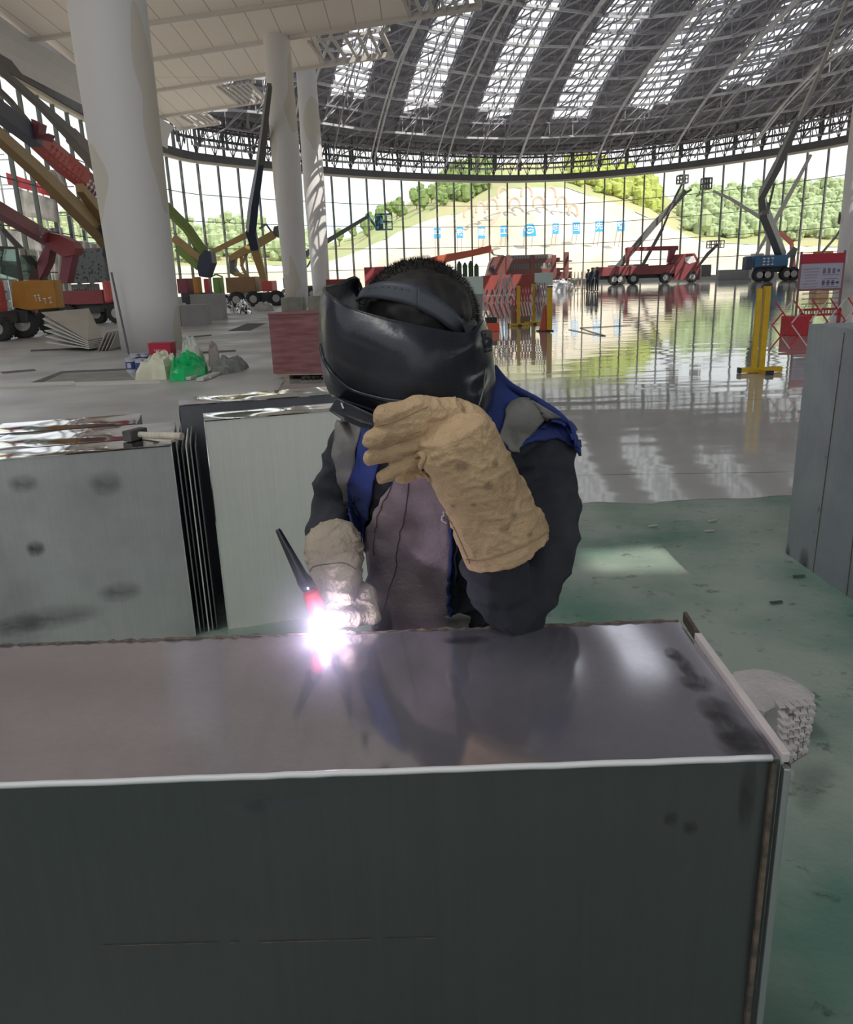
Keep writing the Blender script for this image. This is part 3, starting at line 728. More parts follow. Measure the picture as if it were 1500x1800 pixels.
# loose sheets stacked on edge against the right ends
M_sheet = [M_side, M_faced, M_facec, M_side, M_faced]
labs = ['thin bright steel sheet on edge, leftmost of the stack by the duct boxes', 'thin dark steel sheet on edge, second in the stack', 'thin bright steel sheet on edge, third in the stack', 'thin grey steel sheet on edge, fourth in the stack', 'thin dark steel sheet on edge, right end of the stack by the gap']
for i in range(5):
    off = .02+.019*i
    c0 = p1+u*off+nB*.03; mb = MB(); mb.prism([c0, c0+u*.005, c0+u*.005+nB*(.48-.02*i), c0+nB*(.48-.02*i)], (0, 0, -(zB-.012*((i*2) % 3))))
    for k, q in enumerate(mb.v): pass
    zt = zB-.012*((i*2) % 3)
    mb.v = [(x, y, z-(zB-zt)) for x, y, z in mb.v]
    o = mb.build('steel_sheet', M_sheet[i]); me = o.data; me.transform(Matrix.Translation((-c0.x, -c0.y, 0))); o.location = (c0.x, c0.y, 0.0)
    # floor contact
    mz = min(v.co.z for v in me.vertices); o.location.z = -mz+.001
    tag(o, labs[i], 'steel sheet')
zC = .99
pc0, pc1 = G(360, 740, zC), G(580, 722, zC); uc = (pc1-pc0).normalized(); nC = V3((-uc.y, uc.x, 0)); pcr = pc0+uc*1.12
tC, wC = duct('pale steel duct box with shiny buckled top right behind the welder', pc0, pcr, .22, zC, M_topb, M_facec, M_side)
zD = 1.0
pd0 = G(315, 713, zD); pdr = pd0+uc*1.35
tD, wD = duct('dark-faced steel duct box half hidden behind the pale one', pd0, pdr, .30, zD, M_topb, M_faced, M_side)
# right box
zE = 1.25
e0 = V3((1.985, 4.11, 0)); e1 = V3((2.03, 2.2, 0)); ue = (e1-e0).normalized()
nE = V3((-ue.y, ue.x, 0))
tE = thing('steel_duct_box', 'tall plain grey steel duct box cut off by the right edge', 'duct box', (2.5, 3.2, 0))
def wE(a, b, z): return e0+ue*a+nE*b+V3((0, 0, z))
LE = (e1-e0).length; rzE = math.atan2(ue.y, ue.x)
M_E = steel_mat('steel_side_box', (0.42, 0.45, 0.49), 0.5, 0.12, 9)
mb = MB(); mb.box(wE(LE/2, .35, zE-.0015), (LE, .70, .003), rzE); mb.build('top_panel', M_E, tE)
mb = MB(); mb.box(wE(LE/2, .002, zE/2), (LE, .003, zE-.006), rzE); mb.box(wE(LE/2, .698, zE/2), (LE, .003, zE-.006), rzE); mb.build('side_panel', M_E, tE)
mb = MB(); mb.box(wE(.002, .35, zE/2), (.003, .69, zE-.006), rzE); mb.box(wE(LE-.002, .35, zE/2), (.003, .69, zE-.006), rzE); mb.build('end_panel', M_E, tE)
mb = MB(); mb.bar(wE(.30, -.001, .01), wE(.34, -.001, zE-.02), .003, .003); mb.bar(wE(.62, -.001, .01), wE(.60, -.001, zE-.02), .004, .003); mb.build('seam', M_rust, tE)
for a, z_, s_ in ((.30, .62, .012), (.33, .85, .007), (.29, .35, .016), (.27, .22, .01), (.02, .02, .05), (.2, .02, .09)): smudge(wE(a, -.0012, z_), ue, (0, 0, 1), s_, s_*1.2, tE)
# hammer on the second box ----------------------------------------------------
hz = zB+.003
hc = G(238, 760, hz+.02)
ham = thing('club_hammer', 'club hammer with a pale wooden handle lying on the left boxes', 'hammer', (hc.x, hc.y, hz))
he = G(320, 768, hz+.022); hs = G(238, 764, hz+.022)
hd = (he-hs).normalized(); hn = V3((-hd.y, hd.x, 0))
mb = MB(); a_ = hs+hn*.055+V3((0, 0, 0)); b_ = hs-hn*.055
a_.z = b_.z = hz+.024; mb.taper(a_, b_, .044, .044, .048, .046)
hh = mb.build('hammer_head', mat('forged_steel', (0.10, 0.095, 0.09), 0.55, metal=.6, var=.3, scale=30), ham, bevel=.004)
mb = MB(); q0 = hs-hd*.03; q0.z = hz+.024; q1 = V3((he.x, he.y, hz+.024)); mb.tube([q0, q0.lerp(q1, .3), q0.lerp(q1, .7), q1], [.012, .013, .015, .017], 12); mb.build('handle', mat('raw_wood', (0.55, 0.49, 0.40), 0.7, var=.25, scale=20, stretch=(4, 1, 1)), ham, smooth=False)
mb = MB(); s0 = G(255, 770, hz+.004); s1 = G(305, 776, hz+.004); s0.z = s1.z = hz+.006; mb.bar(s0, s1, .03, .009); o = mb.build('wood_offcut', MATS['raw_wood']); c_ = (s0+s1)/2; o.data.transform(Matrix.Translation(-c_)); o.location = c_; tag(o, 'small flat wood offcut under the hammer handle', 'wood offcut')
# ------------------------------------------------------------------ green mat
mb = MB(); nx, ny = 130, 120; x0, x1, y0, y1 = -2.3, 6.6, -2.4, 5.2
rr = random.Random(11); vs = []; fs = []
for i in range(nx+1):
    for j in range(ny+1):
        x = x0+(x1-x0)*i/nx; y = y0+(y1-y0)*j/ny
        if j == ny: y += .10*noise.noise(V3((x*3, 0, 0)))+.04*noise.noise(V3((x*14, 3, 0)))-.06+.03*x
        wz = .006+.010*max(0, noise.noise(V3((x*.9+y*.2, y*5.5, 1.3))))+.004*abs(noise.noise(V3((x*6, y*9, 5))))
        if j >= ny-1: wz += .008
        vs.append((x, y, wz))
for i in range(nx):
    for j in range(ny):
        k = i*(ny+1)+j; fs.append((k, k+ny+1, k+ny+2, k+1))
mb.add(vs, fs)
def matmat():
    m = mat('dusty_green_sheet', (0.245, 0.28, 0.235), 0.6, col2=(0.075, 0.155, 0.12), scale=1.1, detail=9, bump=0.25, bscale=30, ramp=(0.36, 0.60), rvar=-.12)
    nt = m.node_tree; N, L = nt.nodes, nt.links; b = N['Principled BSDF']
    src = b.inputs['Base Color'].links[0].from_socket
    tc = N.new('ShaderNodeTexCoord'); nz = N.new('ShaderNodeTexNoise'); nz.inputs['Scale'].default_value = 9; nz.inputs['Detail'].default_value = 8; nz.inputs['Roughness'].default_value = .7; L.new(tc.outputs['Object'], nz.inputs['Vector'])
    rp = N.new('ShaderNodeValToRGB'); rp.color_ramp.elements[0].position = .34; rp.color_ramp.elements[1].position = .42; rp.color_ramp.elements[0].color = (.35, .35, .33, 1); rp.color_ramp.elements[1].color = (1, 1, 1, 1); L.new(nz.outputs['Fac'], rp.inputs[0])
    mx = N.new('ShaderNodeMixRGB'); mx.blend_type = 'MULTIPLY'; mx.inputs[0].default_value = .8; L.new(src, mx.inputs[1]); L.new(rp.outputs[0], mx.inputs[2]); L.new(mx.outputs[0], b.inputs['Base Color'])
    return m
o = mb.build('floor_sheet', matmat(), smooth=True); so_ = o.modifiers.new('s', 'SOLIDIFY'); so_.thickness = .003; so_.offset = 1
tag(o, 'dusty green protective plastic sheet spread over the floor around the boxes', 'floor sheet')
# litter on the mat
rr = random.Random(4); M_lit = mat('litter', (0.42, 0.38, 0.33), .8); M_litd = mat('litter_dark', (0.05, .06, .05), .8)
for i, (px, py) in enumerate([(1148, 924), (1248, 933), (1253, 915), (1365, 1058), (1405, 1012)]):
    q = G(px, py, .022); mb = MB(); mb.box((0, 0, 0), (.06, .015, .006), rr.uniform(0, 1)); o = mb.build('litter_scrap', M_lit if i < 3 else M_litd); o.location = q
    tag(o, ['pale scrap on the green sheet, nearest the welder', 'pale scrap on the green sheet, middle of the three near the floor edge', 'tiny pale scrap on the green sheet, closest to the polished floor', 'dark scrap on the green sheet left of the tall box corner', 'dark scrap on the green sheet right beside the tall box corner'][i], 'scrap')
# ------------------------------------------------------------------ concrete lump with broken brick grid
M_plast = mat('cast_plaster', (0.42, 0.39, 0.375), .9, var=.15, scale=8, bump=.5, bscale=40)
q0 = G(1355, 1345, 0)
lump = thing('concrete_lump', 'broken lump of concrete with exposed wire mesh beside the welded box', 'concrete lump', (q0.x, q0.y, 0))
zt = .18
topp = [G(px, py, zt) for px, py in [(1283, 1190), (1292, 1180), (1325, 1175), (1352, 1178), (1385, 1188), (1412, 1203), (1433, 1221), (1432, 1230), (1405, 1233), (1372, 1238), (1345, 1252), (1318, 1240), (1298, 1215)]]
cen = sum(topp, V3())/len(topp)
rings = [[V3((p.x+(cen.x-p.x)*.25, p.y+(cen.y-p.y)*.2+.02, 0.006)) for p in topp], [V3((p.x+(cen.x-p.x)*.10, p.y+.008, zt*.5)) for p in topp], [V3((p.x+(cen.x-p.x)*.0, p.y, zt-.02)) for p in topp], topp, [p.lerp(cen, .12)+V3((0, 0, .006)) for p in topp], [p.lerp(cen, .6)+V3((0, 0, .010)) for p in topp]]
mb = MB(); mb.loft(rings); mb.build('block', M_plast, lump, smooth=False)
A_, B_, C_, D_ = (P(1368, 1240, 2.36), P(1432, 1232, 2.40), P(1412, 1318, 2.30), P(1378, 1338, 2.22))
mb = MB(); gr = MB(); rr = random.Random(8)
for i in range(5):
    for j in range(7):
        if rr.random() < .08: continue
        u_, v_ = (i+.5)/5, (j+.5)/7; q = A_.lerp(B_, u_).lerp(D_.lerp(C_, u_), v_)
        if q.z < .015: q.z = .015
        mb.box(q+V3((0, rr.uniform(-.004, .012), 0)), (.0215, .04, .0185), rr.uniform(-.15, .15))
for j in range(8):
    a = [A_.lerp(D_, j/7).lerp(B_.lerp(C_, j/7), t)+V3((0, -.022, rr.uniform(-.001, .001))) for t in (0, .25, .5, .75, 1)]
    gr.tube([V3((p.x, p.y, max(p.z, .008))) for p in a], .0014, 4)
for i in range(4):
    a = [A_.lerp(B_, (i+.6)/5).lerp(D_.lerp(C_, (i+.6)/5), t)+V3((0, -.022, 0)) for t in (0, .5, 1)]
    gr.tube([V3((p.x, p.y, max(p.z, .008))) for p in a], .0011, 4)
mb.build('rubble_face', M_plast, lump, bevel=.002); gr.build('wire_mesh', M_rust, lump)
q = G(1386, 1358, .012); mb = MB(); mb.tube([(0, -.02, 0), (0, .02, 0.002)], [.012, .010], 8); o = mb.build('mortar_crumb', M_plast); o.location = V3((q.x, q.y, .0185)); tag(o, 'small round crumb of mortar just below the concrete lump', 'mortar crumb')
# =================================================================== MIDDLE GROUND
def boxthing(name, label, cat, c, size, rz, m, bevel=0, group=None):
    mb = MB(); mb.box((0, 0, size[2]/2), size); o = mb.build(name, m, bevel=bevel); o.location = c; o.rotation_euler = (0, 0, rz)
    return tag(o, label, cat, group)
# reddish plywood crate on pallet
M_ply = mat('red_plywood', (0.17, 0.055, 0.058), 0.6, col2=(0.25, 0.11, 0.11), scale=2.5, detail=10, stretch=(1, 1, 6), bump=.1)
pa = G(482, 668, 0); pb = pa+V3((1.75, -.35, 0)); u = (pb-pa).normalized(); n_ = V3((-u.y, u.x, 0)); rz = math.atan2(u.y, u.x)
zc = .10; cz = 1.03
cc = (pa+pb)/2+n_*.45
t = thing('plywood_crate', 'weathered reddish plywood crate standing on a pallet left of the welder', 'crate', (cc.x, cc.y, zc), rz)
mb = MB(); L_ = (pb-pa).length
for nm, c, s in (('front_panel', (0, -.44, .47), (L_, .02, .94)), ('rear_panel', (0, .44, .47), (L_, .02, .94)), ('end_panel', (-L_/2+.01, 0, .47), (.02, .86, .94)), ('end_panel', (L_/2-.01, 0, .47), (.02, .86, .94)), ('lid', (0, 0, .955), (L_+.02, .92, .025))):
    mb = MB(); mb.box(c, s); mb.build(nm, M_ply, t, world=False)
M_wood = mat('pallet_wood', (0.36, 0.29, 0.22), .85, var=.35, scale=6, stretch=(1, 6, 6))
t = thing('pallet', 'rough wooden pallet under the reddish plywood crate', 'pallet', (cc.x, cc.y, 0), rz)
mb = MB()
for k in range(5): mb = MB(); mb.box((0, -.40+.2*k, .087), (L_-.1, .1, .022)); mb.build('deck_board', M_wood, t, world=False)
for x in (-.75, 0, .75): mb = MB(); mb.box((x*.9, 0, .038), (.1, .9, .075)); mb.build('bearer', M_wood, t, world=False)
M_pipe = mat('galvanised_pipe', (0.45, 0.44, 0.40), .4, metal=.8)
for i in range(5):
    q = pa+u*(.50+.085*i)+n_*(-.06); mb = MB(); mb.tube([(0, 0, 0), (0, .55, 0)], .026, 10, caps=False); mb.tube([(0, .55, 0), (0, 0, 0)], .020, 10, caps=False); o = mb.build('pipe', M_pipe, recalc=False); o.location = (q.x, q.y, .027); o.rotation_euler = (0, 0, rz+(.1*i-.2)); tag(o, 'short galvanised pipe under the plywood crate, %s of five' % ['leftmost', 'second from left', 'middle one', 'fourth from left', 'rightmost'][i], 'pipe')
# concrete blocks round the slim column
M_blk = mat('concrete_block', (0.37, 0.36, 0.31), .9, var=.2, scale=3)
q = G(520, 556, 0); boxthing('concrete_block', 'pale concrete block behind the reddish crate at the column foot', 'concrete block', q+V3((-.2, 1, 0)), (1.05, 1.2, .85), .05, M_blk, .02)
q = G(563, 556, 0); boxthing('concrete_block', 'second concrete block touching the helmet edge, with paper on top', 'concrete block', q+V3((.0, 1.1, 0)), (1.15, 1.2, .88), .0, M_blk, .02)
mb = MB(); mb.prism([(-.32, 0, 0), (.3, -.05, 0), (.12, .1, .30), (-.1, .1, .18)], (0, .04, .01)); o = mb.build('paper_sheet', mat('crumpled_paper', (.62, .60, .55), .8)); o.location = q+V3((0, .9, .885)); tag(o, 'crumpled pale paper on top of the second concrete block', 'paper')
# paint tins and red box
M_tin = mat('tin_white', (0.5, 0.52, 0.60), .4); M_tinb = mat('tin_blue', (0.05, 0.07, 0.24), .4); M_lid = mat('tin_lid', (0.55, .55, .58), .3, metal=.6)
cans = [(232, 655), (249, 657), (265, 657), (281, 654), (296, 650), (257, 645), (240, 646), (288, 643), (303, 642)]
TINL = ['blue and white paint tin, leftmost of the front row by the column', 'blue and white paint tin, second from left in the front row', 'blue and white paint tin, third from left in the front row', 'blue and white paint tin, fourth from left in the front row', 'blue and white paint tin at the right, partly behind the white sack', 'blue and white paint tin in the back row, second from left', 'blue and white paint tin in the back row, leftmost', 'blue and white paint tin behind the dark carton', 'blue and white paint tin tucked rightmost against the column']
for i, (px, py) in enumerate(cans):
    q = G(px, py, 0); rt = thing('paint_tin', TINL[i], 'paint tin', q, i*.7, 'paint tins at the column foot')
    h, r_ = .27, .092
    mb = MB(); mb.tube([(0, 0, 0), (0, 0, h)], r_, 18); mb.build('body', M_tin, rt, world=False)
    mb = MB(); mb.tube([(0, 0, .07), (0, 0, .21)], r_+.002, 18, caps=False)
    for k in range(5):
        pass
    mb.build('label_band', M_tinb, rt, world=False)
    mb = MB(); mb.box((0, -r_-.003, .14), (.07, .004, .09)); mb.build('label_patch', M_tin, rt, world=False)
    mb = MB(); mb.tube([(0, 0, h-.012), (0, 0, h+.006)], r_+.004, 18); mb.build('lid', M_lid, rt, world=False)
    mb = MB(); mb.tube([(r_*math.cos(a_)*1.02, -.005, h-.04+.06*math.sin(a_)) for a_ in [R(180*k/10) for k in range(11)]], .003, 4); mb.build('handle', M_lid, rt, world=False)
q = G(289, 648, 0)
M_red = mat('red_card', (0.42, 0.02, 0.05), .5); M_redt = mat('pale_red_print', (0.75, .25, .28), .5)
boxthing('carton', 'dark printed carton standing under the red box', 'carton', q+V3((.0, .1, 0)), (.36, .26, .275), -.1, mat('dark_card', (0.07, .06, .09), .6), .003)
rb = thing('red_box', 'open red box on top of the tins by the thick column', 'box', q+V3((-.02, .1, .276)), -.1)
mb = MB(); mb.box((0, 0, .10), (.44, .28, .20)); mb.build('body', M_red, rb, world=False, bevel=.003)
mb = MB(); mb.box((0, .02, .212), (.46, .30, .02)); mb.build('lid', M_red, rb, world=False)
mb = MB()
for k, w_ in enumerate((.03, .02, .035, .02, .03, .025)): mb.box((-.1+.042*k, -.142, .085), (w_, .004, .035))
mb.build('print', M_redt, rb, world=False)
# white and green bags, draped heaps
def heap(name, outline, z0, hgt, m, label, cat, d0=0, seed=1, fold=.35):
    """crumpled heap over the footprint given by floor pixels"""
    pts = [G(px, py, 0) for px, py in outline]; c = sum(pts, V3())/len(pts); c.y += d0
    n = 48; rings = []
    rr = random.Random(seed)
    def edge(a):
        d = V3((math.cos(a), math.sin(a), 0)); best = 0
        for p_, q_ in zip(pts, pts[1:]+pts[:1]):
            e = q_-p_; den = d.x*e.y-d.y*e.x
            if abs(den) < 1e-9: continue
            w_ = p_-c; t = (w_.x*e.y-w_.y*e.x)/den; s = (w_.x*d.y-w_.y*d.x)/den
            if t > 0 and -.001 <= s <= 1.001: best = max(best, t)
        return best or .3
    for i in range(15):
        f = i/14; prof = math.sqrt(max(0, 1-f**2.2)) if i < 14 else 0
        ring = []
        for k in range(n):
            a = 2*math.pi*k/n; e = edge(a)
            nz = noise.noise(V3((math.cos(a)*2.2*f+seed, math.sin(a)*2.2*f, f*2)))
            cr = abs(noise.noise(V3((math.cos(a)*5*f+seed*3, math.sin(a)*5*f, 0))))
            e *= 1+.14*noise.noise(V3((c.x+math.cos(a)*e*f*4, c.y+math.sin(a)*e*f*4, seed)))*f
            z = z0+hgt*prof*(.85+.32*noise.noise(V3((c.x+math.cos(a)*e*f*5.5, c.y+math.sin(a)*e*f*5.5, seed*2)))-.22*abs(noise.noise(V3((c.x+math.cos(a)*e*f*9+math.sin(a)*f*3, c.y+math.sin(a)*e*f*7, seed*5))))+fold*nz*1.2*f-.5*cr*fold)
            ring.append((c.x+math.cos(a)*e*f, c.y+math.sin(a)*e*f, max(z0+.004, z) if i < 14 else z0+.002))
        rings.append(ring)
    mb = MB(); mb.loft(rings, caps=True); o = mb.build(name, m, smooth=False)
    o.data.transform(Matrix.Translation(-V3((c.x, c.y, z0)))); o.location = (c.x, c.y, z0); tag(o, label, cat); return o
M_cream = mat('cream_plastic', (0.62, 0.60, 0.46), .45, bump=.3, bscale=14); M_green = mat('green_film', (0.0, 0.50, 0.13), .35, bump=.3, bscale=10, col2=(0.0, .30, .09), scale=5); M_clear = mat('cloudy_plastic', (0.48, 0.50, 0.44), .4)
heap('white_sack', [(236, 672), (262, 670), (296, 669), (318, 660), (315, 650), (285, 653)], 0.013, .48, M_cream, 'creamy white plastic sack slumped beside the bright green sheet', 'sack', seed=2)
heap('green_sheet', [(292, 674), (330, 670), (362, 663), (368, 657), (345, 651), (316, 656)], 0.013, .46, M_green, 'bright green plastic sheet crumpled on the floor', 'plastic sheet', seed=5)
heap('clear_bag', [(318, 650), (355, 649), (362, 643), (345, 641), (325, 640)], 0.013, .62, M_clear, 'cloudy plastic bag leaning behind the bright green sheet', 'bag', seed=9)
heap('grey_netting', [(372, 662), (425, 655), (438, 647), (395, 647), (372, 652)], 0.013, .30, mat('grey_net', (0.24, .25, .23), .8, var=.4, scale=8), 'heap of grey netting and cable right of the green sheet', 'netting', seed=12)
heap('brown_bag', [(367, 645), (388, 644), (388, 640), (370, 640)], 0.013, .50, mat('brown_bag', (.30, .25, .23), .8), 'small brownish bundle on the netting heap', 'bundle', seed=14)
M_bat = mat('pale_batten', (0.55, 0.53, 0.47), .7)
for i, (a, b_) in enumerate([((330, 670), (372, 656)), ((365, 668), (402, 651)), ((352, 672), (395, 655))]):
    qa, qb = G(*a), G(*b_); mb = MB(); mb.bar(V3(), qb-qa, .12, .05); o = mb.build('timber_batten', M_bat, bevel=.004); o.location = qa+V3((0, 0, .045)); tag(o, ['pale timber batten nearest the green sheet', 'pale timber batten lying rightmost by the netting', 'pale timber batten between two others'][i], 'batten')
# thin pole propped by the column
qa = P(227, 622, 20.4); qa = G(227, 624); mb = MB(); mb.tube([V3(), V3((-.14, .0, 1.9))], .025, 8); o = mb.build('steel_rod', M_steel_dark); o.location = qa+V3((0, 0, .003)); tag(o, 'thin dark rod leaning against the left side of the thick column', 'rod')
# floor trenches / steel angles on the slab (setting)
M_tr = mat('trench_dark', (0.12, 0.115, 0.11), .9, var=.3, scale=4)
def floorpoly(px, z, m, name='floor'):
    mb = MB(); mb.prism([G(*p, z=0)+V3((0, 0, .012)) for p in px], (0, 0, z)); o = mb.build(name, m); return struct(o)
floorpoly([(0, 655), (60, 650), (64, 653), (5, 658)], .006, M_tr)
floorpoly([(50, 676), (108, 654), (225, 649), (225, 652), (112, 657), (72, 675)], .006, M_tr)
floorpoly([(72, 676), (112, 658), (222, 653), (240, 672)], .003, mat('trench_fill', (0.27, .26, .235), .9, var=.2, scale=3))
floorpoly([(0, 679), (130, 674), (133, 677), (0, 683)], .03, M_bat, 'trim_7')
floorpoly([(133, 676), (280, 671), (282, 675), (133, 680)], .03, M_bat, 'trim_8')
floorpoly([(400, 583), (435, 569), (468, 569), (440, 582)], .004, M_tr)
floorpoly([(331, 592), (372, 589), (372, 591), (331, 595)], .004, M_tr)
floorpoly([(340, 620), (415, 616), (415, 619), (340, 624)], .004, M_tr)
floorpoly([(330, 605), (472, 593), (472, 595), (330, 608)], .004, M_bat)
# gypsum/aluminium panel stack
M_pan = mat('panel_edge', (0.60, 0.58, 0.54), .6); M_panf = mat('panel_face', (0.44, 0.40, 0.34), .7, var=.12, scale=2)
for k in range(6):
    a, b_, c_, d_ = P(82, 566+8.5*k, 22.6), P(84, 574+8.5*k, 21.9), P(156, 614-.6*k, 21.9-.0*k), P(148, 556+11*k, 24)
    base = G(120, 614)
    q = [G(84, 616-0*k, 0)+V3((0, 0, 1.0-.155*k)), G(158, 619, 0)+V3((0, 0, .10+.042*(5-k))), G(158, 619, 0)+V3((.05, .85, .10+.042*(5-k))), G(84, 616, 0)+V3((.75, 1.3, 1.03-.155*k))]
    o_ = q[1].copy(); mb = MB(); mb.prism([p-o_ for p in q], (0, 0, -.022)); o = mb.build('tray_panel', M_panf if k == 0 else M_pan); o.location = o_
    tag(o, ['topmost beige-faced panel of the fanned stack left of the thick column', 'second panel down in the fanned stack', 'third panel down in the fanned stack', 'fourth panel down in the fanned stack', 'fifth panel down in the fanned stack', 'lowest panel of the fanned stack'][k], 'panel')
qa, qb = G(166, 618)+V3((.12, -.1, 0)), G(219, 604)
for k in range(4):
    d_ = (qb-qa).normalized(); n_ = V3((d_.y, -d_.x, 0)); o_ = qa+n_*(.09*(3-k))
    mb = MB(); L_ = (qb-qa).length; mb.prism([V3((0, 0, 0.0)), d_*L_, d_*(L_-.05)+n_*.28+V3((0, 0, .40)), d_*-.1+n_*.28+V3((0, 0, .44))], n_*.03+V3((0, 0, .02)))
    o = mb.build('tray_panel', M_pan); o.location = o_+V3((0, 0, .014)); tag(o, ['white panel leaning right of the fanned stack, frontmost of four', 'white panel leaning right of the fanned stack, second of four', 'white panel leaning right of the fanned stack, third of four', 'white panel leaning right of the fanned stack, rearmost of four'][k], 'panel')
q = G(110, 616); boxthing('timber_bearer', 'timber bearer under the fanned panel stack', 'bearer', q, (1.6, .10, .05), .1, M_tr)
# grey flight-case like crates right of the thick column
M_cr = mat('grey_crate', (0.30, 0.29, 0.29), .6, var=.12, scale=2); M_crd = mat('grey_crate_dark', (0.10, .10, .11), .6)
q = G(345, 574); boxthing('grey_crate', 'low grey crate with dark open end right of the thick column', 'crate', q+V3((-.1, .5, .0)), (.95, 1.0, .82), .05, M_cr, .01)
q = G(352, 566); boxthing('grey_crate', 'taller grey crate directly behind the low one', 'crate', q+V3((.05, 1.6, 0)), (1.35, 1.2, 1.15), .05, M_cr, .01)
q = G(322, 574); boxthing('grey_crate', 'dark grey crate tucked against the thick column', 'crate', q+V3((-.16, .3, 0)), (.30, .6, .75), .05, M_crd, .01)
M_foil = mat('foil', (0.75, .75, .75), .25, metal=.7, col2=(.08, .08, .08), scale=7, ramp=(.45, .5), detail=3)
heap('foil_bundle', [(388, 553), (413, 552), (412, 550), (390, 551)], .013, .85, M_foil, 'crumpled black and white foil bundle on the left of the pair', 'bundle', seed=21)
heap('foil_bundle', [(415, 553), (444, 552), (442, 550), (417, 550)], .013, .80, M_foil, 'crumpled black and white foil bundle on the right of the pair', 'bundle', seed=25)
heap('grey_tarp', [(446, 548), (482, 547), (478, 545), (448, 546)], .013, .55, mat('tarp', (.38, .36, .34), .8, var=.2), 'low heap covered with a grey tarpaulin beyond the crates', 'tarpaulin', seed=27)
# ---------------------------------------------------------------- barriers etc
M_yel = mat('barrier_yellow', (0.62, 0.38, 0.01), .45, var=.15, scale=8); M_blk2 = mat('black_plastic', (.02, .02, .02), .5)
M_bred = mat('barrier_red', (0.50, 0.03, 0.04), .5); M_bwh = mat('barrier_white', (0.62, 0.56, 0.54), .5)
def post(px0, py0, px1, py1, label, w_=.09, foot=True, group=None, name='barrier_post'):
    b0 = G(px0, py0); d = (b0-CC).dot(CF); top = P(px1, py1, d); h = top.z
    v = ray(px1, py1); t_ = b0.y/v.y; h = (CC+v*t_).z
    t = thing(name, label, 'post', b0, 0, group)
    mb = MB(); mb.bar((0, 0, .05), (0, 0, h-.03), w_, w_); mb.build('tube', M_yel, t, world=False, bevel=.006)
    mb = MB(); mb.box((0, 0, h-.015), (w_+.008, w_+.008, .035)); mb.build('cap', M_blk2, t, world=False)
    if foot:
        mb = MB(); mb.box((0, 0, .03), (.10, .62, .06)); mb.build('foot_bar', M_yel, t, world=False, bevel=.005)
        mb = MB(); mb.box((.0, 0, .045), (.62, .09, .07)); mb.build('cross_bar', M_yel, t, world=False, bevel=.005)
        mb = MB(); mb.box((-.32, 0, .045), (.03, .10, .08)); mb.build('end_cap', M_blk2, t, world=False)
        mb = MB(); mb.box((.0, -.32, .03), (.11, .03, .07)); mb.build('end_cap', M_blk2, t, world=False)
    return t, b0, h
tp, pb_, ph = post(1337, 655, 1364, 498, 'yellow square barrier post with feet at the right, nearest the camera', .085)
q = pb_+V3((-.125, -.03, 0)); mb = MB(); mb.bar(V3(), V3((0, 0, ph-.13)), .05, .07); o = mb.build('barrier_post', M_yel); o.location = q+V3((0, 0, .065)); tag(o, 'thin yellow upright bolted to the left of the big yellow post', 'post')
def scissor(name, a, b_, z0, z1, n, label, ms, th=.028, wob=0):
    """expanding lattice barrier from a to b (floor points)"""
    t = thing(name, label, 'barrier', a); d = b_-a; u = d.normalized(); nn = V3((-u.y, u.x, 0)); rr = random.Random(n)
    st = d.length/n
    def pt(x, z, s=0): return a+u*x+V3((0, 0, z))+nn*s
    h = (z1-z0)
    for k in range(-1, n):
        for sgn in (0, 1):
            # each slat spans two bays
            x0, x1 = k*st, (k+2)*st
            if sgn: za, zb_ = z0, z1
            else: za, zb_ = z1, z0
            # clip to the ends
            def at(x): return za+(zb_-za)*(x-x0)/(x1-x0)
            xa, xb = max(0, x0), min(n*st, x1)
            if xb-xa < .02: continue
            zdrop = wob*math.sin(k*1.1)
            p_, q_ = pt(xa, at(xa)+zdrop, .015*(1 if sgn else -1)), pt(xb, at(xb)+zdrop, .015*(1 if sgn else -1))
            mb = MB(); mid = p_.lerp(q_, .5); mb.bar(p_, mid, .008, th); mb.build('slat', ms[0], t)
            mb = MB(); mb.bar(mid, q_, .008, th); mb.build('slat', ms[1], t)
    return t
b1 = pb_+V3((.12, 0, 0)); scissor('scissor_barrier', b1, b1+V3((2.6, .9, 0)), .33, 1.02, 8, 'red and white folding lattice barrier by the yellow post at right', (M_bred, M_bwh), .019)
# notice board
s0, s1 = G(1408, 556), G(1478, 552)
yb = 21.5; sA = PY(1410, 512, yb); sB = PY(1478, 510, yb)
tb = thing('notice_board', 'white notice board with a red header behind the lattice barrier at right', 'notice board', ((sA.x+sB.x)/2, yb, 0))
bl, br = PY(1411, 510, yb), PY(1480, 512, yb); tl_, tr2 = PY(1415, 448, yb), PY(1491, 443, yb)
x0, x1 = (bl.x+tl_.x)/2-.1, (br.x+tr2.x)/2-.05; zb_, zt_ = bl.z, tl_.z
M_board = mat('board_print', (0.50, 0.47, 0.56), .5, var=.08, scale=2); M_bhd = mat('board_red', (0.50, 0.02, 0.05), .5); M_bframe = mat('board_frame', (0.28, .12, .13), .5); M_ink = mat('board_ink', (0.20, .15, .25), .5)
mb = MB(); mb.box(((x0+x1)/2, yb, (zb_+zt_)/2), (x1-x0, .04, zt_-zb_)); mb.build('board', M_board, tb)
mb = MB(); mb.box(((x0+x1)/2, yb-.025, zt_-.10), (x1-x0, .03, .24)); mb.build('header', M_bhd, tb)
for x in (x0, x1): mb = MB(); mb.bar((x, yb, 0), (x, yb, zt_+.08), .045); mb.build('leg', M_bframe, tb)
mb = MB(); mb.bar((x0, yb-.02, zb_), (x1, yb-.02, zb_), .05); mb.build('frame_rail', M_bframe, tb)
mb = MB(); rr = random.Random(6)
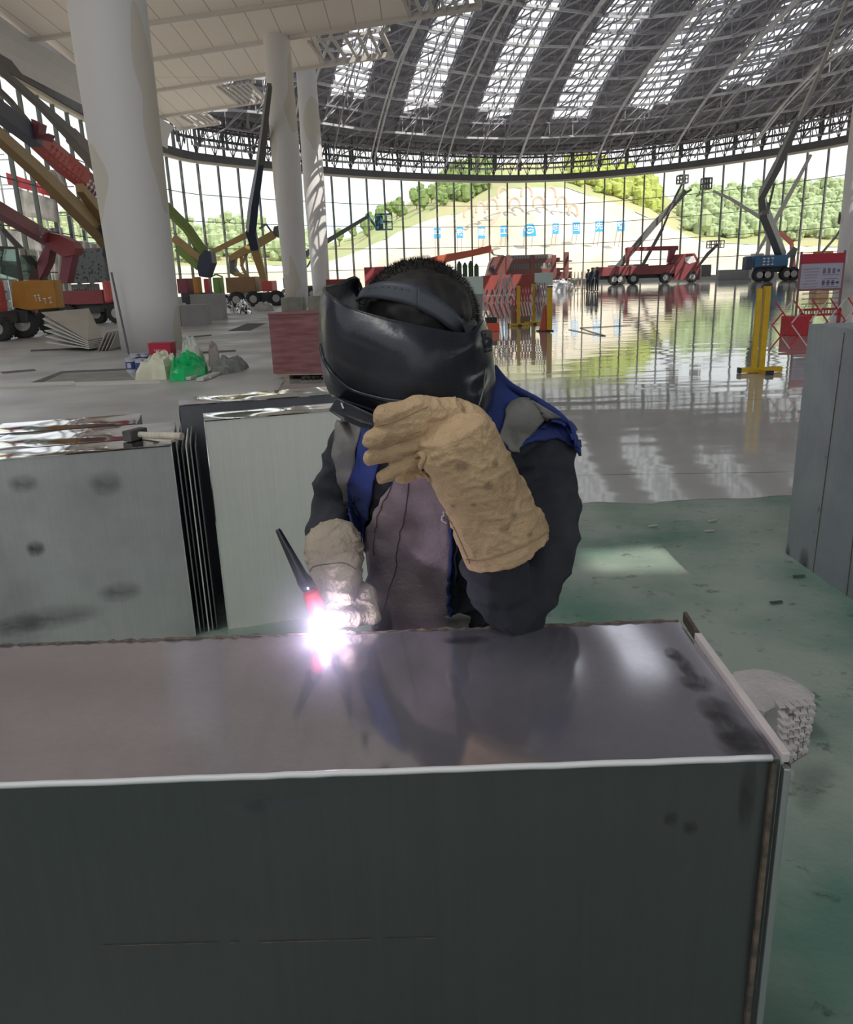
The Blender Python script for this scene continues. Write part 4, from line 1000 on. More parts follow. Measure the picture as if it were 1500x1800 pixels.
for r_ in range(2):
    for k in range(4): mb.box((x0+(x1-x0)*(.56+.11*k), yb-.023, zt_-.42-.30*r_), (.07, .006, .13 if k < 3 else .07))
for r_ in range(9): mb.box((x0+(x1-x0)*.26, yb-.023, zt_-.36-.075*r_), ((x1-x0)*rr.uniform(.25, .4), .006, .012))
for r_ in range(5): mb.box((x0+(x1-x0)*.72, yb-.023, zt_-.52-.1*r_), ((x1-x0)*rr.uniform(.3, .42), .006, .012))
mb.build('print', M_ink, tb)
# red mesh panels and clutter behind the right barrier
q = G(1440, 575); bp_ = thing('red_fence_panel', 'red mesh fence panel behind the lattice barrier under the notice board', 'fence panel', q)
pa, pb2 = PY(1408, 545, q.y), PY(1478, 540, q.y); mb = MB(); z1 = pa.z
mb.bar((pa.x, q.y, .02), (pa.x, q.y, z1), .05); mb.bar((pb2.x, q.y, .02), (pb2.x, q.y, z1), .05); mb.bar((pa.x, q.y, z1), (pb2.x, q.y, z1), .05); mb.bar((pa.x, q.y, .3), (pb2.x, q.y, .3), .05); mb.build('frame', M_bred, bp_)
mb = MB()
for k in range(14): x = pa.x+(pb2.x-pa.x)*(k+.5)/14; mb.bar((x, q.y, .3), (x, q.y, z1), .02)
for k in range(4): mb.bar((pa.x, q.y, .45+.12*k), (pb2.x, q.y, .45+.12*k), .02)
mb.build('mesh', M_bframe, bp_)
q = G(1405, 590); boxthing('red_crate', 'small red and white crate low behind the lattice barrier at right', 'crate', q+V3((0, .2, 0)), (.5, .4, .42), .1, M_bred, .01)
q2 = b1+V3((2.3, 1.6, 0)); scissor('scissor_barrier', q2+V3((.0, .5, 0)), q2+V3((2.6, 1.6, 0)), .35, 1.0, 7, 'further red and white lattice barrier right of the notice board', (M_bred, M_bwh), .022)
# central cluster: barriers, posts, cone, cabinet
post(912, 573, 905, 500, 'yellow post with feet left of the cardboard box, centre group', .10)
post(938, 570, 931, 497, 'yellow post just right of the cardboard box, centre group', .12)
post(966, 583, 966, 503, 'bright yellow post standing behind the red traffic cone', .13, foot=False)
qc = G(958, 582); tcn = thing('traffic_cone', 'dark red traffic cone at the foot of the yellow post', 'traffic cone', qc)
M_cone = mat('cone_red', (0.42, 0.06, 0.02), .5)
mb = MB(); mb.tube([(0, 0, .03), (0, 0, .68)], [.16, .035], 16); mb.build('cone', M_cone, tcn, world=False, smooth=False)
mb = MB(); mb.box((0, 0, .015), (.42, .42, .03)); mb.build('base', M_blk2, tcn, world=False)
la = G(850, 578); lb = G(938, 572)
scissor('scissor_barrier', la, G(905, 575)+V3((0, .3, 0)), .28, 1.12, 6, 'grey white lattice barrier just right of the helmet', (M_bwh, M_bframe), .05)
scissor('scissor_barrier', G(906, 572), G(936, 571), .28, 1.12, 6, 'reddish lattice barrier in front of the cardboard box', (M_bred, M_bwh), .045)
scissor('scissor_barrier', G(940, 571), G(962, 573), .40, 1.25, 5, 'narrow dark lattice barrier left of the bright yellow post', (M_bframe, M_steel_mid), .045)
q = G(918, 569); boxthing('cardboard_box', 'brown cardboard box behind the lattice barriers', 'cardboard box', q+V3((0, .4, 0)), (.58, .5, .56), .0, mat('cardboard', (.30, .20, .14), .8), .01)
q = G(866, 583); boxthing('orange_tool_box', 'orange red tool box on the floor right of the helmet', 'tool box', q+V3((.02, .1, 0)), (.34, .3, .24), .0, mat('orange_red', (.75, .10, .05), .5), .02)
boxthing('black_case', 'black case resting on the orange tool box', 'case', q+V3((-.03, .1, .241)), (.30, .22, .15), .2, M_blk2, .01)
M_cab = mat('cabinet_mint', (0.62, 0.72, 0.66), .5); M_cabg = mat('cabinet_grey', (0.30, .30, .31), .5)
q = G(828, 562); cb = thing('site_cabinet', 'pale mint switch cabinet on a grey base behind the helmet', 'cabinet', q+V3((0, .3, 0)))
yq = q.y+.3; ct = PY(805, 487, yq); cbm = PY(848, 517, yq); xl, xr = ct.x, cbm.x+.02
mb = MB(); mb.box(((xl+xr)/2, yq, (ct.z+cbm.z)/2), (xr-xl, .5, ct.z-cbm.z)); mb.build('upper_cabinet', M_cab, cb, bevel=.01)
mb = MB(); mb.box(((xl+xr)/2, yq+.02, cbm.z/2), (xr-xl-.06, .44, cbm.z)); mb.build('lower_cabinet', M_cabg, cb, bevel=.01)
for i, (px, h_) in enumerate([(808, .40), (818, .46), (828, .36), (838, .50)]):
    qq = PY(px, 487, yq); boxthing('gas_bottle', 'dark green gas bottle on the mint cabinet, %s of four' % ['leftmost', 'second from left', 'third from left', 'rightmost'][i], 'gas bottle', (qq.x, yq, ct.z), (.01, .01, .01), 0, M_blk2)
    o = bpy.data.objects[-1] if False else None
for o in [o for o in COL.objects if o.name.startswith('gas_bottle')]:
    loc = o.location.copy(); mb = MB(); k = o.name[-1]; h_ = .34+.05*(ord(k) % 3); mb.tube([(0, 0, 0), (0, 0, h_), (0, 0, h_+.05), (0, 0, h_+.1)], [.085, .085, .05, .03], 12)
    me = mb.mesh(); me.materials.append(mat('bottle_green', (.04, .08, .05), .5)); o.data = me; o['group'] = 'gas bottles on the mint cabinet'
# tripod stand bundle (grey pipes) behind barrier, white sign panel
q = G(890, 560); tt = thing('pipe_bundle', 'upright bundle of grey scaffold poles behind the lattice barrier', 'pole bundle', q)
for k in range(9):
    x = -.45+.11*k; mb = MB(); mb.tube([(x*1.3, 0, 0), (x*.45, .05, 1.45+.1*math.sin(k*2))], .022, 6); mb.build('pole', M_steel_mid, tt, world=False)
q = G(956, 530); ws = thing('white_sign', 'blank white panel on a thin stand before the cargo truck', 'panel', q)
yq = q.y; a, b_ = PY(940, 480, yq), PY(972, 501, yq); mb = MB(); mb.box(((a.x+b_.x)/2, yq, (a.z+b_.z)/2), (b_.x-a.x, .05, a.z-b_.z)); mb.build('panel', M_cab, ws, bevel=.02)
mb = MB(); mb.bar((a.x+.1, yq, 0), (a.x+.1, yq, b_.z), .05); mb.bar((b_.x-.1, yq, 0), (b_.x-.1, yq, b_.z), .05); mb.build('stand', M_steel_mid, ws)
q = G(985, 512); heap('silver_sheeting', [(945, 513), (1012, 511), (1010, 508.5), (950, 510)], .002, 1.0, mat('silver_sheet', (.62, .63, .65), .3, var=.3, scale=1), 'silvery sheeting piled on the floor before the cargo truck', 'sheeting', seed=31)
for i, (px0, px1, d_) in enumerate([(1000, 1032, 60)]):
    qa, qb = G(998, 513), G(1034, 511); n_ = 7; t = thing('guard_rail', 'rusty guard rail fence left of the standing people', 'guard rail', qa)
    for k in range(n_): p_ = qa.lerp(qb, k/(n_-1)); mb = MB(); mb.bar(p_, p_+V3((0, 0, 1.5)), .07); mb.build('post', M_arch, t)
    for z in (.2, 1.0): mb = MB(); mb.bar(qa+V3((0, 0, z)), qb+V3((0, 0, z)), .06); mb.build('rail', M_arch, t)
q = G(900, 516); boxthing('red_container', 'low red container behind the lattice barriers', 'container', q+V3((0, 1.2, 0)), (4.6, 2.0, 1.45), 0, mat('container_red', (.30, .055, .045), .6, var=.15, scale=1), .02)  # container red muted to imitate haze
q = G(540, 517); boxthing('red_container', 'red box seen between the slim columns and the helmet', 'container', PY(605, 517, 62).xy.to_3d(), (2.4, 2.0, 1.6), 0, MATS['container_red'], .02)
M_gdark_h = mat('hose_grey', (.16, .16, .15), .6)
# hose on the polished floor
mb = MB(); a = [G(px, py, .012) for px, py in [(1000, 579), (1020, 583), (1045, 588), (1065, 590), (1040, 583), (1020, 576), (1060, 574), (1120, 571)]]
o_ = a[0].copy(); a = [p-o_ for p in a]; sm = []
for i in range(len(a)-1):
    for k in range(6): sm.append(a[i].lerp(a[i+1], k/6))
mb.tube(sm, .009, 6); o = mb.build('hose', M_gdark_h, smooth=True); o.location = o_+V3((0, 0, .0)); tag(o, 'thin dark hose lying in a loop on the polished floor', 'hose')
# =================================================================== MACHINES
M_tyre = mat('tyre_rubber', (0.035, 0.034, 0.033), .85, bump=.2, bscale=12); M_hub = mat('hub_grey', (0.42, .40, .38), .5); M_chs = mat('chassis_dark', (0.05, .05, .055), .6)
M_red = mat('machine_red', (0.30, 0.05, 0.06), .4, var=.2, scale=1); M_coral = mat('machine_coral', (0.55, 0.085, 0.08), .4); M_org = mat('machine_orange', (0.46, 0.21, 0.03), .45, var=.15, scale=2)  # reds and orange muted so the paint carries the hall's haze
M_tan = mat('boom_tan', (0.42, 0.27, 0.11), .5, var=.15, scale=1); M_navy = mat('boom_navy', (0.035, 0.045, 0.08), .45); M_maroon = mat('boom_maroon', (0.22, 0.05, 0.07), .5)
M_bright = mat('boom_red', (0.48, 0.06, 0.045), .45); M_gboom = mat('boom_green', (0.20, 0.27, 0.06), .5); M_grn = mat('machine_green', (0.16, .30, .06), .5); M_gdark = mat('boom_grey', (0.13, .13, .125), .5)  # boom red dulled the same way for haze
M_blue = mat('machine_blue', (0.05, 0.16, 0.32), .5, var=.3, scale=1); M_teal = mat('basket_teal', (0.05, .14, .18), .5); M_lgrey = mat('boom_pale', (0.38, .36, .33), .5); M_lett = mat('white_lettering', (0.75, .72, .70), .5)
def wheel(parent, c, r, w_, rz=0, tread=True):
    """wheel with axle along local y turned by rz"""
    ax = V3((-math.sin(rz), math.cos(rz), 0)); c = V3(c)
    mb = MB(); mb.tube([c-ax*w_/2, c-ax*w_*.38, c+ax*w_*.38, c+ax*w_/2], [r*.86, r, r, r*.86], 24)
    if tread:
        u = V3((ax.y, -ax.x, 0))
        for k in range(22):
            a = 2*math.pi*k/22; d = u*math.cos(a)+V3((0, 0, 1))*math.sin(a); t = -u*math.sin(a)+V3((0, 0, 1))*math.cos(a)
            for s in (-1, 1): mb.bar(c+d*r*1.0+ax*s*w_*.02, c+d*r*1.0+ax*s*w_*.46+t*r*.12, r*.09, r*.10, up=d)
    o = mb.build('wheel', M_tyre, parent)
    mb = MB(); mb.tube([c-ax*(w_/2+.01), c+ax*(w_/2+.01)], r*.5, 16); mb.tube([c-ax*(w_/2+.05), c+ax*(w_/2+.05)], r*.18, 12); mb.build('hub', M_hub, o)
    return o
def boom(parent, pts, m, th=None, name='boom', deep=.8):
    """pts: (px, py, y_world, width px): a jointed box beam"""
    mb = MB(); W = [(PY(a, b, y), w_/FPX*y*1.02) for a, b, y, w_ in pts]
    for (p, w0), (q, w1) in zip(W[:-1], W[1:]):
        d = (q-p).normalized(); side = d.cross(V3((0, 1, 0)))
        mb.taper(p, q, w0*deep, w0, w1*deep, w1, up=side.normalized() if False else V3((0, 0, 1)) if abs(d.z) < .9 else V3((1, 0, 0)))
    return mb.build(name, m, parent, bevel=.01)
def plate(parent, pix, y, th, m, name='plate'):
    mb = MB(); mb.prism([PY(a, b, y) for a, b in pix], (0, th, 0)); return mb.build(name, m, parent, bevel=.01)
def pbox(parent, x0, y0, x1, y1, Y, dep, m, name='body', bevel=.03):
    a, b_ = PY(x0, y0, Y), PY(x1, y1, Y); mb = MB(); z0 = max(b_.z, .02) if b_.z < .05 else b_.z
    if x1 < 600:      # the side facing the hall's middle is seen too: fit the outline with it
        while PY(x1, y1, Y+dep).x-a.x < .55*(b_.x-a.x) and dep > .3: dep *= .8
        b_.x = PY(x1, y1, Y+dep).x
    if x0 > 1150:
        while b_.x-PY(x0, y0, Y+dep).x < .55*(b_.x-a.x) and dep > .3: dep *= .8
        a.x = PY(x0, y0, Y+dep).x
    mb.box(((a.x+b_.x)/2, Y+dep/2, (a.z+z0)/2), (abs(b_.x-a.x), dep, abs(a.z-z0))); return mb.build(name, m, parent, bevel=bevel)
def letters(parent, a, b_, h, n, m=None, Y=None, name='lettering', seed=0):
    """row of small marks between two pixels on the face at depth Y"""
    rr = random.Random(seed); mb = MB(); p, q = PY(*a, Y), PY(*b_, Y); d = (q-p); L_ = d.length; d.normalize(); up = V3((-d.z, 0, d.x))
    for k in range(n):
        c = p+d*L_*(k+.5)/n
        for j in range(3):
            if rr.random() < .75: mb.bar(c+up*h*(j-1)*.4-d*L_/n*.32, c+up*h*(j-1)*.4+d*L_/n*.3, .01, h*.16, up=V3((0, 1, 0)).cross(d))
        mb.bar(c-up*h*.45+V3((0, 0, 0)), c+up*h*.45, h*.14, .012)
    return mb.build(name, m or M_lett, parent)
# --- M1 coral red machine cut by the left edge
Y = 27.0; t = thing('boom_lift', 'coral red machine body cut off by the left edge', 'boom lift', PY(0, 590, Y).xy.to_3d())
pbox(t, -60, 490, 18, 550, Y-1, 2.2, M_coral, 'engine_cover', .12); pbox(t, -60, 550, 34, 568, Y-.8, 2.0, M_chs, 'chassis')
letters(t, (2, 515), (14, 520), .25, 1, M_red, Y-1.02); letters(t, (0, 528), (15, 534), .2, 2, M_red, Y-1.02, seed=3)
c = PY(20, 575, Y); wheel(t, (c.x-.2, Y-.4, .42), .42, .35, R(0)); wheel(t, (c.x-1.6, Y-.4, .42), .42, .35)
# --- M2 orange machine
Y = 28.5; t = thing('boom_lift', 'orange boom lift with a long tan boom and treaded tyre, left of the thick column', 'boom lift', PY(62, 590, Y).xy.to_3d())
plate(t, [(20, 494), (96, 492), (103, 541), (54, 546), (22, 540)], Y-1, .5, M_org, 'engine_cover')
plate(t, [(42, 497), (94, 494), (101, 540), (52, 545)], Y-1.03, .03, M_org, 'cover_panel')
letters(t, (60, 525), (72, 523), .22, 2, None, Y-1.05); letters(t, (75, 530), (93, 527), .2, 2, None, Y-1.05, seed=2)
pbox(t, 22, 545, 66, 566, Y-.9, 1.8, M_chs, 'chassis')
c = PY(56, 575, Y); wheel(t, (c.x, Y-.6, .50), .50, .42, R(20)); wheel(t, (c.x+.1, Y+1.4, .50), .5, .42, R(20)); wheel(t, (c.x-2, Y+.9, .5), .5, .42, R(10))
plate(t, [(0, 436), (28, 436), (36, 492), (0, 492)], Y-.6, 1.4, glassmat('cab_glass', (.55, .65, .6)), 'cab_glass'); boom(t, [(0, 435, Y-.7, 4), (29, 436, Y-.7, 4), (37, 494, Y-.7, 6)], M_chs, name='cab_frame')
boom(t, [(-40, 205, 20, 20), (60, 295, 24, 21), (175, 407, Y+1, 24), (196, 432, Y+2, 26)], M_tan, name='boom'); boom(t, [(140, 330, 27, 14), (207, 415, Y+2, 24)], M_tan, name='boom')
boom(t, [(175, 398, Y, 5), (192, 432, Y+1, 10)], M_chs, name='cylinder')
plate(t, [(184, 424), (199, 416), (206, 474), (188, 462), (179, 448)], Y+1, 1.2, M_navy, 'counterweight'); 
# --- M4 big red and navy telescopic boom with gantry arms
Y = 38.0; t = thing('boom_lift', 'large red boom lift with grey pump deck and angular red arm', 'boom lift', PY(160, 570, Y).xy.to_3d())
pbox(t, 100, 512, 214, 533, Y-1, 2.2, M_red, 'deck'); pbox(t, 178, 494, 206, 532, Y-1.2, 2.4, M_coral, 'engine_cover', .1); pbox(t, 124, 500, 178, 520, Y-.8, 1.8, M_gdark, 'deck')
letters(t, (128, 512), (150, 512), .32, 5, M_lgrey, Y-.85, seed=4); letters(t, (155, 511), (172, 510), .28, 3, M_lgrey, Y-.85, seed=5)
pbox(t, 60, 542, 118, 565, Y-1, 2.2, M_maroon, 'outrigger_beam'); pbox(t, 118, 533, 205, 548, Y-.8, 1.8, M_chs, 'chassis')
plate(t, [(48, 494), (68, 494), (84, 462), (88, 440), (100, 430), (86, 418)], Y-1, .7, M_maroon, 'arm_leg'); plate(t, [(84, 408), (104, 413), (126, 424), (133, 436), (130, 448), (110, 452), (88, 438), (78, 428)], Y-1.1, .9, M_red, 'arm_head'); plate(t, [(110, 448), (129, 446), (118, 498), (103, 498)], Y-1, .7, M_maroon, 'arm_leg')
boom(t, [(-60, 335, Y-8, 22), (84, 420, Y-.6, 20)], M_maroon, name='boom'); letters(t, (-20, 358), (78, 412), .42, 14, M_lgrey, Y-2.2, seed=7)
boom(t, [(2, 400, Y-4, 6), (58, 462, Y-1, 10), (80, 495, Y-.5, 9)], M_gdark, name='cylinder')
c = PY(207, 548, Y-.9); wheel(t, (c.x, Y-.9, .46), .46, .4); c = PY(178, 546, Y+.2); wheel(t, (c.x, Y-.3, .46), .46, .4); c = PY(134, 546, Y); wheel(t, (c.x, Y-.9, .46), .46, .4)
# --- concrete block pack
Y = 41; q = PY(155, 497, Y); boxthing('dotted_block', 'grey dotted block on the deck of the red lift', 'block', (q.x, Y+.6, q.z), (1.95, 1.2, 1.62), 0, mat('dotted_grey', (.16, .17, .17), .8, col2=(.06, .06, .06), scale=9, ramp=(.4, .45)), .03)
# --- M4b navy/red telescopic boom
Y = 44.0; t = thing('crane_boom', 'big telescopic boom, navy then bright red, slanting down behind the thick column', 'crane boom', PY(195, 540, Y).xy.to_3d())
boom(t, [(-60, 152, 26, 27), (62, 243, 33, 25)], M_navy, name='boom_section'); boom(t, [(58, 238, 33, 26), (110, 285, 37, 28), (148, 315, 39, 26)], M_bright, name='boom_section'); boom(t, [(146, 314, 39, 25), (215, 372, Y, 24)], M_maroon, name='boom_section')
letters(t, (84, 262), (146, 312), .5, 8, M_coral, 33.3, seed=8); letters(t, (152, 322), (190, 352), .5, 6, None, 38.2, seed=9)
plate(t, [(54, 208), (70, 216), (66, 240), (85, 234), (80, 246), (60, 242)], 32, .6, M_maroon, 'hose_guard')
pbox(t, 192, 490, 250, 540, Y, 2.5, M_red, 'turret'); wheel(t, (PY(232, 550, Y).x, Y, .5), .5, .4)
# --- M5 dark boom
Y = 49.0; t = thing('crane_boom', 'dark grey telescopic boom passing above the bright red one', 'crane boom', PY(215, 560, Y+1).xy.to_3d())
boom(t, [(-60, 70, 30, 9), (70, 184, 37, 11), (128, 240, 42, 17)], M_gdark, name='boom_section'); boom(t, [(124, 237, 42, 20), (186, 302, 47, 24), (230, 352, 50, 24)], mat('boom_brown', (.20, .17, .15), .5), name='boom_section')
boom(t, [(-60, 100, 31, 6), (20, 180, 36, 8), (60, 228, 40, 8)], M_gdark, name='hose_chain'); pbox(t, 212, 352, 250, 560, Y+1, 1.5, M_gdark, 'mast')
# --- scaffolding, sheets and banner on the left
Y = 52; t = thing('scaffold', 'light metal scaffold with hanging sheets along the left glass wall', 'scaffold', PY(60, 520, Y).xy.to_3d())
xs_ = [PY(px, 400, Y).x for px in (-30, 15, 60, 105, 150)]; z_top = PY(0, 235, Y).z
for x in xs_:
    for y in (Y, Y+2): mb = MB(); mb.bar((x, y, 0), (x, y, z_top-(x-xs_[0])*.55), .08); mb.build('standard', M_steel_mid, t)
z = 1.0
while z < z_top:
    mb = MB(); xe = min(xs_[-1], xs_[0]+(z_top-z)/.55)
    if xe-xs_[0] > 1: mb.bar((xs_[0], Y, z), (xe, Y, z), .06); mb.bar((xs_[0], Y+2, z), (xe, Y+2, z), .06); mb.build('ledger', M_steel_mid, t)
    z += 1.7
M_sheet2 = mat('hanging_sheet', (0.62, 0.57, 0.50), .8, col2=(.32, .30, .28), scale=.8, detail=6)
for pix, lab in [([(28, 330), (100, 352), (105, 392), (36, 378)], 'pale rectangular sheet hung on the left scaffold'), ([(0, 400), (78, 418), (80, 442), (0, 436)], 'long pale sheet hung low at the left edge'), ([(128, 345), (172, 365), (180, 420), (140, 400)], 'pale sheet hung just left of the thick column'), ([(78, 440), (110, 440), (106, 492), (88, 492)], 'pale sheet seen through the red lift arm'), ([(66, 300), (106, 298), (118, 330), (80, 330)], 'grey sheet under the bright red boom'), ([(140, 424), (178, 430), (182, 452), (140, 448)], 'small pale sheet right of the red lift arm')]:
    mb = MB(); pts = [PY(a, b_, Y-.4) for a, b_ in pix]; n_ = 10; rings = []
    for i in range(n_+1):
        a = pts[0].lerp(pts[1], i/n_); b2 = pts[3].lerp(pts[2], i/n_); rings.append([a.lerp(b2, k/4)+V3((0, .12*math.sin(i*1.9), 0)) for k in range(5)])
    mb.loft(rings, caps=False, closed=False); c_ = sum(pts, V3())/4; o = mb.build('hanging_sheet', M_sheet2, smooth=True); o.data.transform(Matrix.Translation(-c_)); o.location = c_; sd = o.modifiers.new('s', 'SOLIDIFY'); sd.thickness = .03; tag(o, lab, 'sheet')
mb = MB(); pts = [PY(a, b_, Y-.5) for a, b_ in [(10, 303), (76, 325), (88, 345), (14, 324)]]; mb.prism([p-pts[0] for p in pts], (0, .03, 0)); o = mb.build('red_banner', mat('banner_red', (.55, .04, .06), .7, var=.3, scale=2)); o.location = pts[0]; tag(o, 'red banner tied to the scaffold at left', 'banner')
mb = MB(); mb.box((0, 0, 0), (5.5, .3, 5.4)); o = mb.build('dark_screen', mat('dark_mesh_screen', (.06, .06, .06), .8, col2=(.2, .2, .2), scale=3)); q = PY(40, 440, Y+2.6); o.location = (q.x, q.y, 2.72); tag(o, 'dark mesh screen standing behind the left scaffold', 'screen')
# --- right of the thick column: M6
Y = 50.0; t = thing('boom_lift', 'boom lift with a green boom and dark elbow just right of the thick column', 'boom lift', PY(350, 530, Y).xy.to_3d())
boom(t, [(290, 362, Y-2, 14), (328, 400, Y-1, 13), (362, 448, Y, 12)], M_gboom, name='boom'); boom(t, [(305, 418, Y, 12), (355, 456, Y, 11)], M_tan, name='boom'); boom(t, [(312, 436, Y, 12), (350, 470, Y, 11)], M_gboom, name='boom'); boom(t, [(328, 410, Y, 3), (350, 448, Y, 4)], M_gdark, name='cylinder')
plate(t, [(350, 450), (360, 440), (370, 442), (373, 462), (364, 488), (350, 486), (346, 470)], Y-.4, 1.2, M_navy, 'elbow')
pbox(t, 310, 490, 343, 515, Y, 2, M_maroon, 'engine_cover'); pbox(t, 338, 487, 357, 516, Y-.4, 2, M_org, 'side_tank', .06); pbox(t, 318, 516, 378, 530, Y, 2, M_chs, 'chassis')
wheel(t, (PY(382, 530, Y).x, Y, .45), .45, .5, R(60)); wheel(t, (PY(340, 530, Y).x, Y, .45), .45, .5, R(60))
Y = 53; t = thing('boom_lift', 'small red machine between the orange tank and the green one', 'boom lift', PY(363, 527, Y).xy.to_3d()); pbox(t, 357, 490, 372, 517, Y, 2, M_coral, 'engine_cover', .06); wheel(t, (PY(364, 530, Y).x, Y+.2, .45), .45, .4)
Y = 58; t = thing('boom_lift', 'small green machine beside the second mullion from the thick column', 'boom lift', PY(385, 527, Y).xy.to_3d()); pbox(t, 373, 488, 396, 516, Y, 2, M_grn, 'engine_cover', .06); boom(t, [(373, 486, Y, 2), (380, 482, Y, 3), (392, 487, Y, 2)], M_grn, name='guard'); wheel(t, (PY(380, 530, Y).x, Y, .45), .45, .4); wheel(t, (PY(392, 530, Y).x, Y, .45), .45, .4)
# --- M7 tall dark boom over tan articulated machine
Y = 56.0; t = thing('boom_lift', 'boom lift with a very tall dark boom rising beside the slim columns', 'boom lift', PY(470, 535, Y).xy.to_3d())
boom(t, [(474, 150, Y-8, 9), (466, 215, Y-6, 10), (458, 285, Y-4, 14)], M_gdark, name='upper_boom'); boom(t, [(458, 283, Y-4, 11), (446, 360, Y-2, 15), (441, 405, Y-1, 16), (449, 438, Y-.5, 13)], M_navy, name='lower_boom')
boom(t, [(448, 436, Y-.4, 14), (464, 490, Y, 10), (468, 510, Y, 14)], M_tan, name='riser'); pbox(t, 396, 488, 462, 513, Y, 2.4, mat('machine_tan', (.30, .17, .08), .5, var=.2, scale=1), 'turret'); pbox(t, 460, 494, 488, 512, Y-.3, 2, M_coral, 'engine_cover'); pbox(t, 440, 515, 500, 532, Y-.2, 2.4, M_navy, 'chassis')
wheel(t, (PY(418, 530, Y).x, Y-.2, .5), .5, .5); wheel(t, (PY(448, 530, Y).x, Y-.2, .5), .5, .5); wheel(t, (PY(488, 530, Y).x, Y-.2, .5), .5, .5)
boom(t, [(371, 444, Y, 7), (436, 412, Y, 9)], M_tan, name='jib')
Y = 60.0; t = thing('boom_lift', 'tan boom lift folded into a zigzag against the bright glass', 'boom lift', PY(425, 525, Y).xy.to_3d())
plate(t, [(402, 453), (414, 450), (412, 470), (420, 482), (414, 486), (404, 480)], Y, .8, M_gdark, 'elbow'); boom(t, [(404, 455, Y, 9), (440, 436, Y, 13), (482, 412, Y, 12)], M_tan, name='boom'); boom(t, [(412, 480, Y, 6), (434, 488, Y, 7)], M_tan, name='riser'); boom(t, [(424, 448, Y, 5), (426, 470, Y, 5), (436, 488, Y, 6)], M_tan, name='riser'); boom(t, [(434, 446, Y, 4), (424, 468, Y, 4)], M_tan, name='link')
plate(t, [(482, 398), (492, 396), (500, 402), (502, 416), (490, 418), (478, 414)], Y, .6, M_gdark, 'jib_head'); boom(t, [(456, 402, Y, 3), (468, 394, Y, 3), (478, 408, Y, 3)], M_gdark, name='cage'); pbox(t, 410, 500, 440, 528, Y, 2, M_gdark, 'chassis')
# --- blue lift between columns with long grey boom and basket
Y = 70.0; t = thing('boom_lift', 'blue boom lift half hidden by slim columns, grey boom reaching right to a basket', 'boom lift', PY(520, 530, Y).xy.to_3d())
pbox(t, 497, 488, 512, 506, Y, 2, M_blue, 'engine_cover'); pbox(t, 500, 504, 560, 522, Y, 2.4, M_gdark, 'chassis'); wheel(t, (PY(505, 523, Y).x, Y, .5), .5, .4); wheel(t, (PY(550, 522, Y).x, Y, .5), .5, .4)
boom(t, [(500, 474, Y, 9), (545, 442, Y, 8), (600, 409, Y, 6.5), (646, 381, Y, 5)], M_gdark, name='boom'); boom(t, [(540, 470, Y, 2.5), (556, 440, Y, 3)], M_gdark, name='cylinder'); boom(t, [(646, 375, Y, 4), (650, 384, Y, 4), (661, 399, Y, 3)], M_teal, name='jib')
def basket(parent, x0, y0, x1, y1, Y, m, th=.07):
    a, b_ = PY(x0, y0, Y), PY(x1, y1, Y); mb = MB()
    for y in (Y-.5, Y+.5):
        for z in (a.z, (a.z+b_.z)/2, b_.z): mb.bar((a.x, y, z), (b_.x, y, z), th)
        for k in range(4): x = a.x+(b_.x-a.x)*k/3; mb.bar((x, y, a.z), (x, y, b_.z), th)
    for x in (a.x, b_.x):
        for z in (a.z, b_.z): mb.bar((x, Y-.5, z), (x, Y+.5, z), th)
    mb.box(((a.x+b_.x)/2, Y, b_.z), (abs(b_.x-a.x), 1.0, .08)); return mb.build('basket', m, parent)
basket(t, 660, 377, 690, 403, Y, M_teal); pbox(t, 661, 380, 674, 402, Y-.3, .5, M_teal, 'control_box')
# --- orange crane arm above the helmet
Y = 78.0; t = thing('crane_truck', 'orange red crane arm on a truck hidden behind the helmet', 'crane truck', PY(735, 500, Y).xy.to_3d())
boom(t, [(705, 472, Y, 9), (770, 457, Y, 13), (830, 445, Y, 10), (864, 437, Y, 11)], mat('crane_orange', (.48, .11, .06), .5), name='boom'); boom(t, [(764, 474, Y, 2.5), (785, 459, Y, 3)], M_gdark, name='cylinder'); boom(t, [(863, 440, Y, 5), (868, 448, Y, 2), (885, 450, Y, 2)], M_gdark, name='hook_block')
pbox(t, 640, 470, 730, 505, Y, 2.4, M_red, 'truck_bed'); wheel(t, (PY(700, 505, Y).x, Y, .5), .5, .4); wheel(t, (PY(660, 507, Y).x, Y, .5), .5, .4)
# --- cargo truck
Y = 84.0; t = thing('cargo_truck', 'maroon stake-sided cargo truck facing left behind the barriers', 'truck', PY(935, 505, Y).xy.to_3d())
M_trk = mat('truck_maroon', (.20, .07, .06), .5, var=.2, scale=1)
plate(t, [(858, 498), (856, 484), (862, 462), (868, 452), (884, 448), (893, 452), (893, 498)], Y-1.1, 2.3, M_trk, 'cab'); plate(t, [(861, 478), (866, 466), (870, 466), (868, 480)], Y-1.14, .05, M_navy, 'window')
pbox(t, 893, 481, 1006, 490, Y-1.1, 2.4, M_trk, 'bed'); pbox(t, 893, 456, 985, 461, Y-1.15, .1, M_trk, 'rail'); pbox(t, 893, 474, 985, 481, Y-1.15, .1, M_trk, 'rail'); pbox(t, 985, 458, 1006, 460, Y-1.15, .1, M_trk, 'rail'); pbox(t, 985, 471, 1006, 474, Y-1.15, .1, M_trk, 'rail')
for x in (893, 936, 974, 996): pbox(t, x-3, 448 if x < 990 else 443, x+4, 490, Y-1.2, .25, M_trk, 'stake')
pbox(t, 897, 449, 972, 477, Y, .5, M_lgrey, 'load')
mb = MB()
for k in range(16):
    a, b_ = PY(898+4.7*k, 450, Y-1.05), PY(898+4.7*k, 476, Y-1.05); mb.bar(a, b_, .07)
mb.build('side_grille', M_gdark, t)
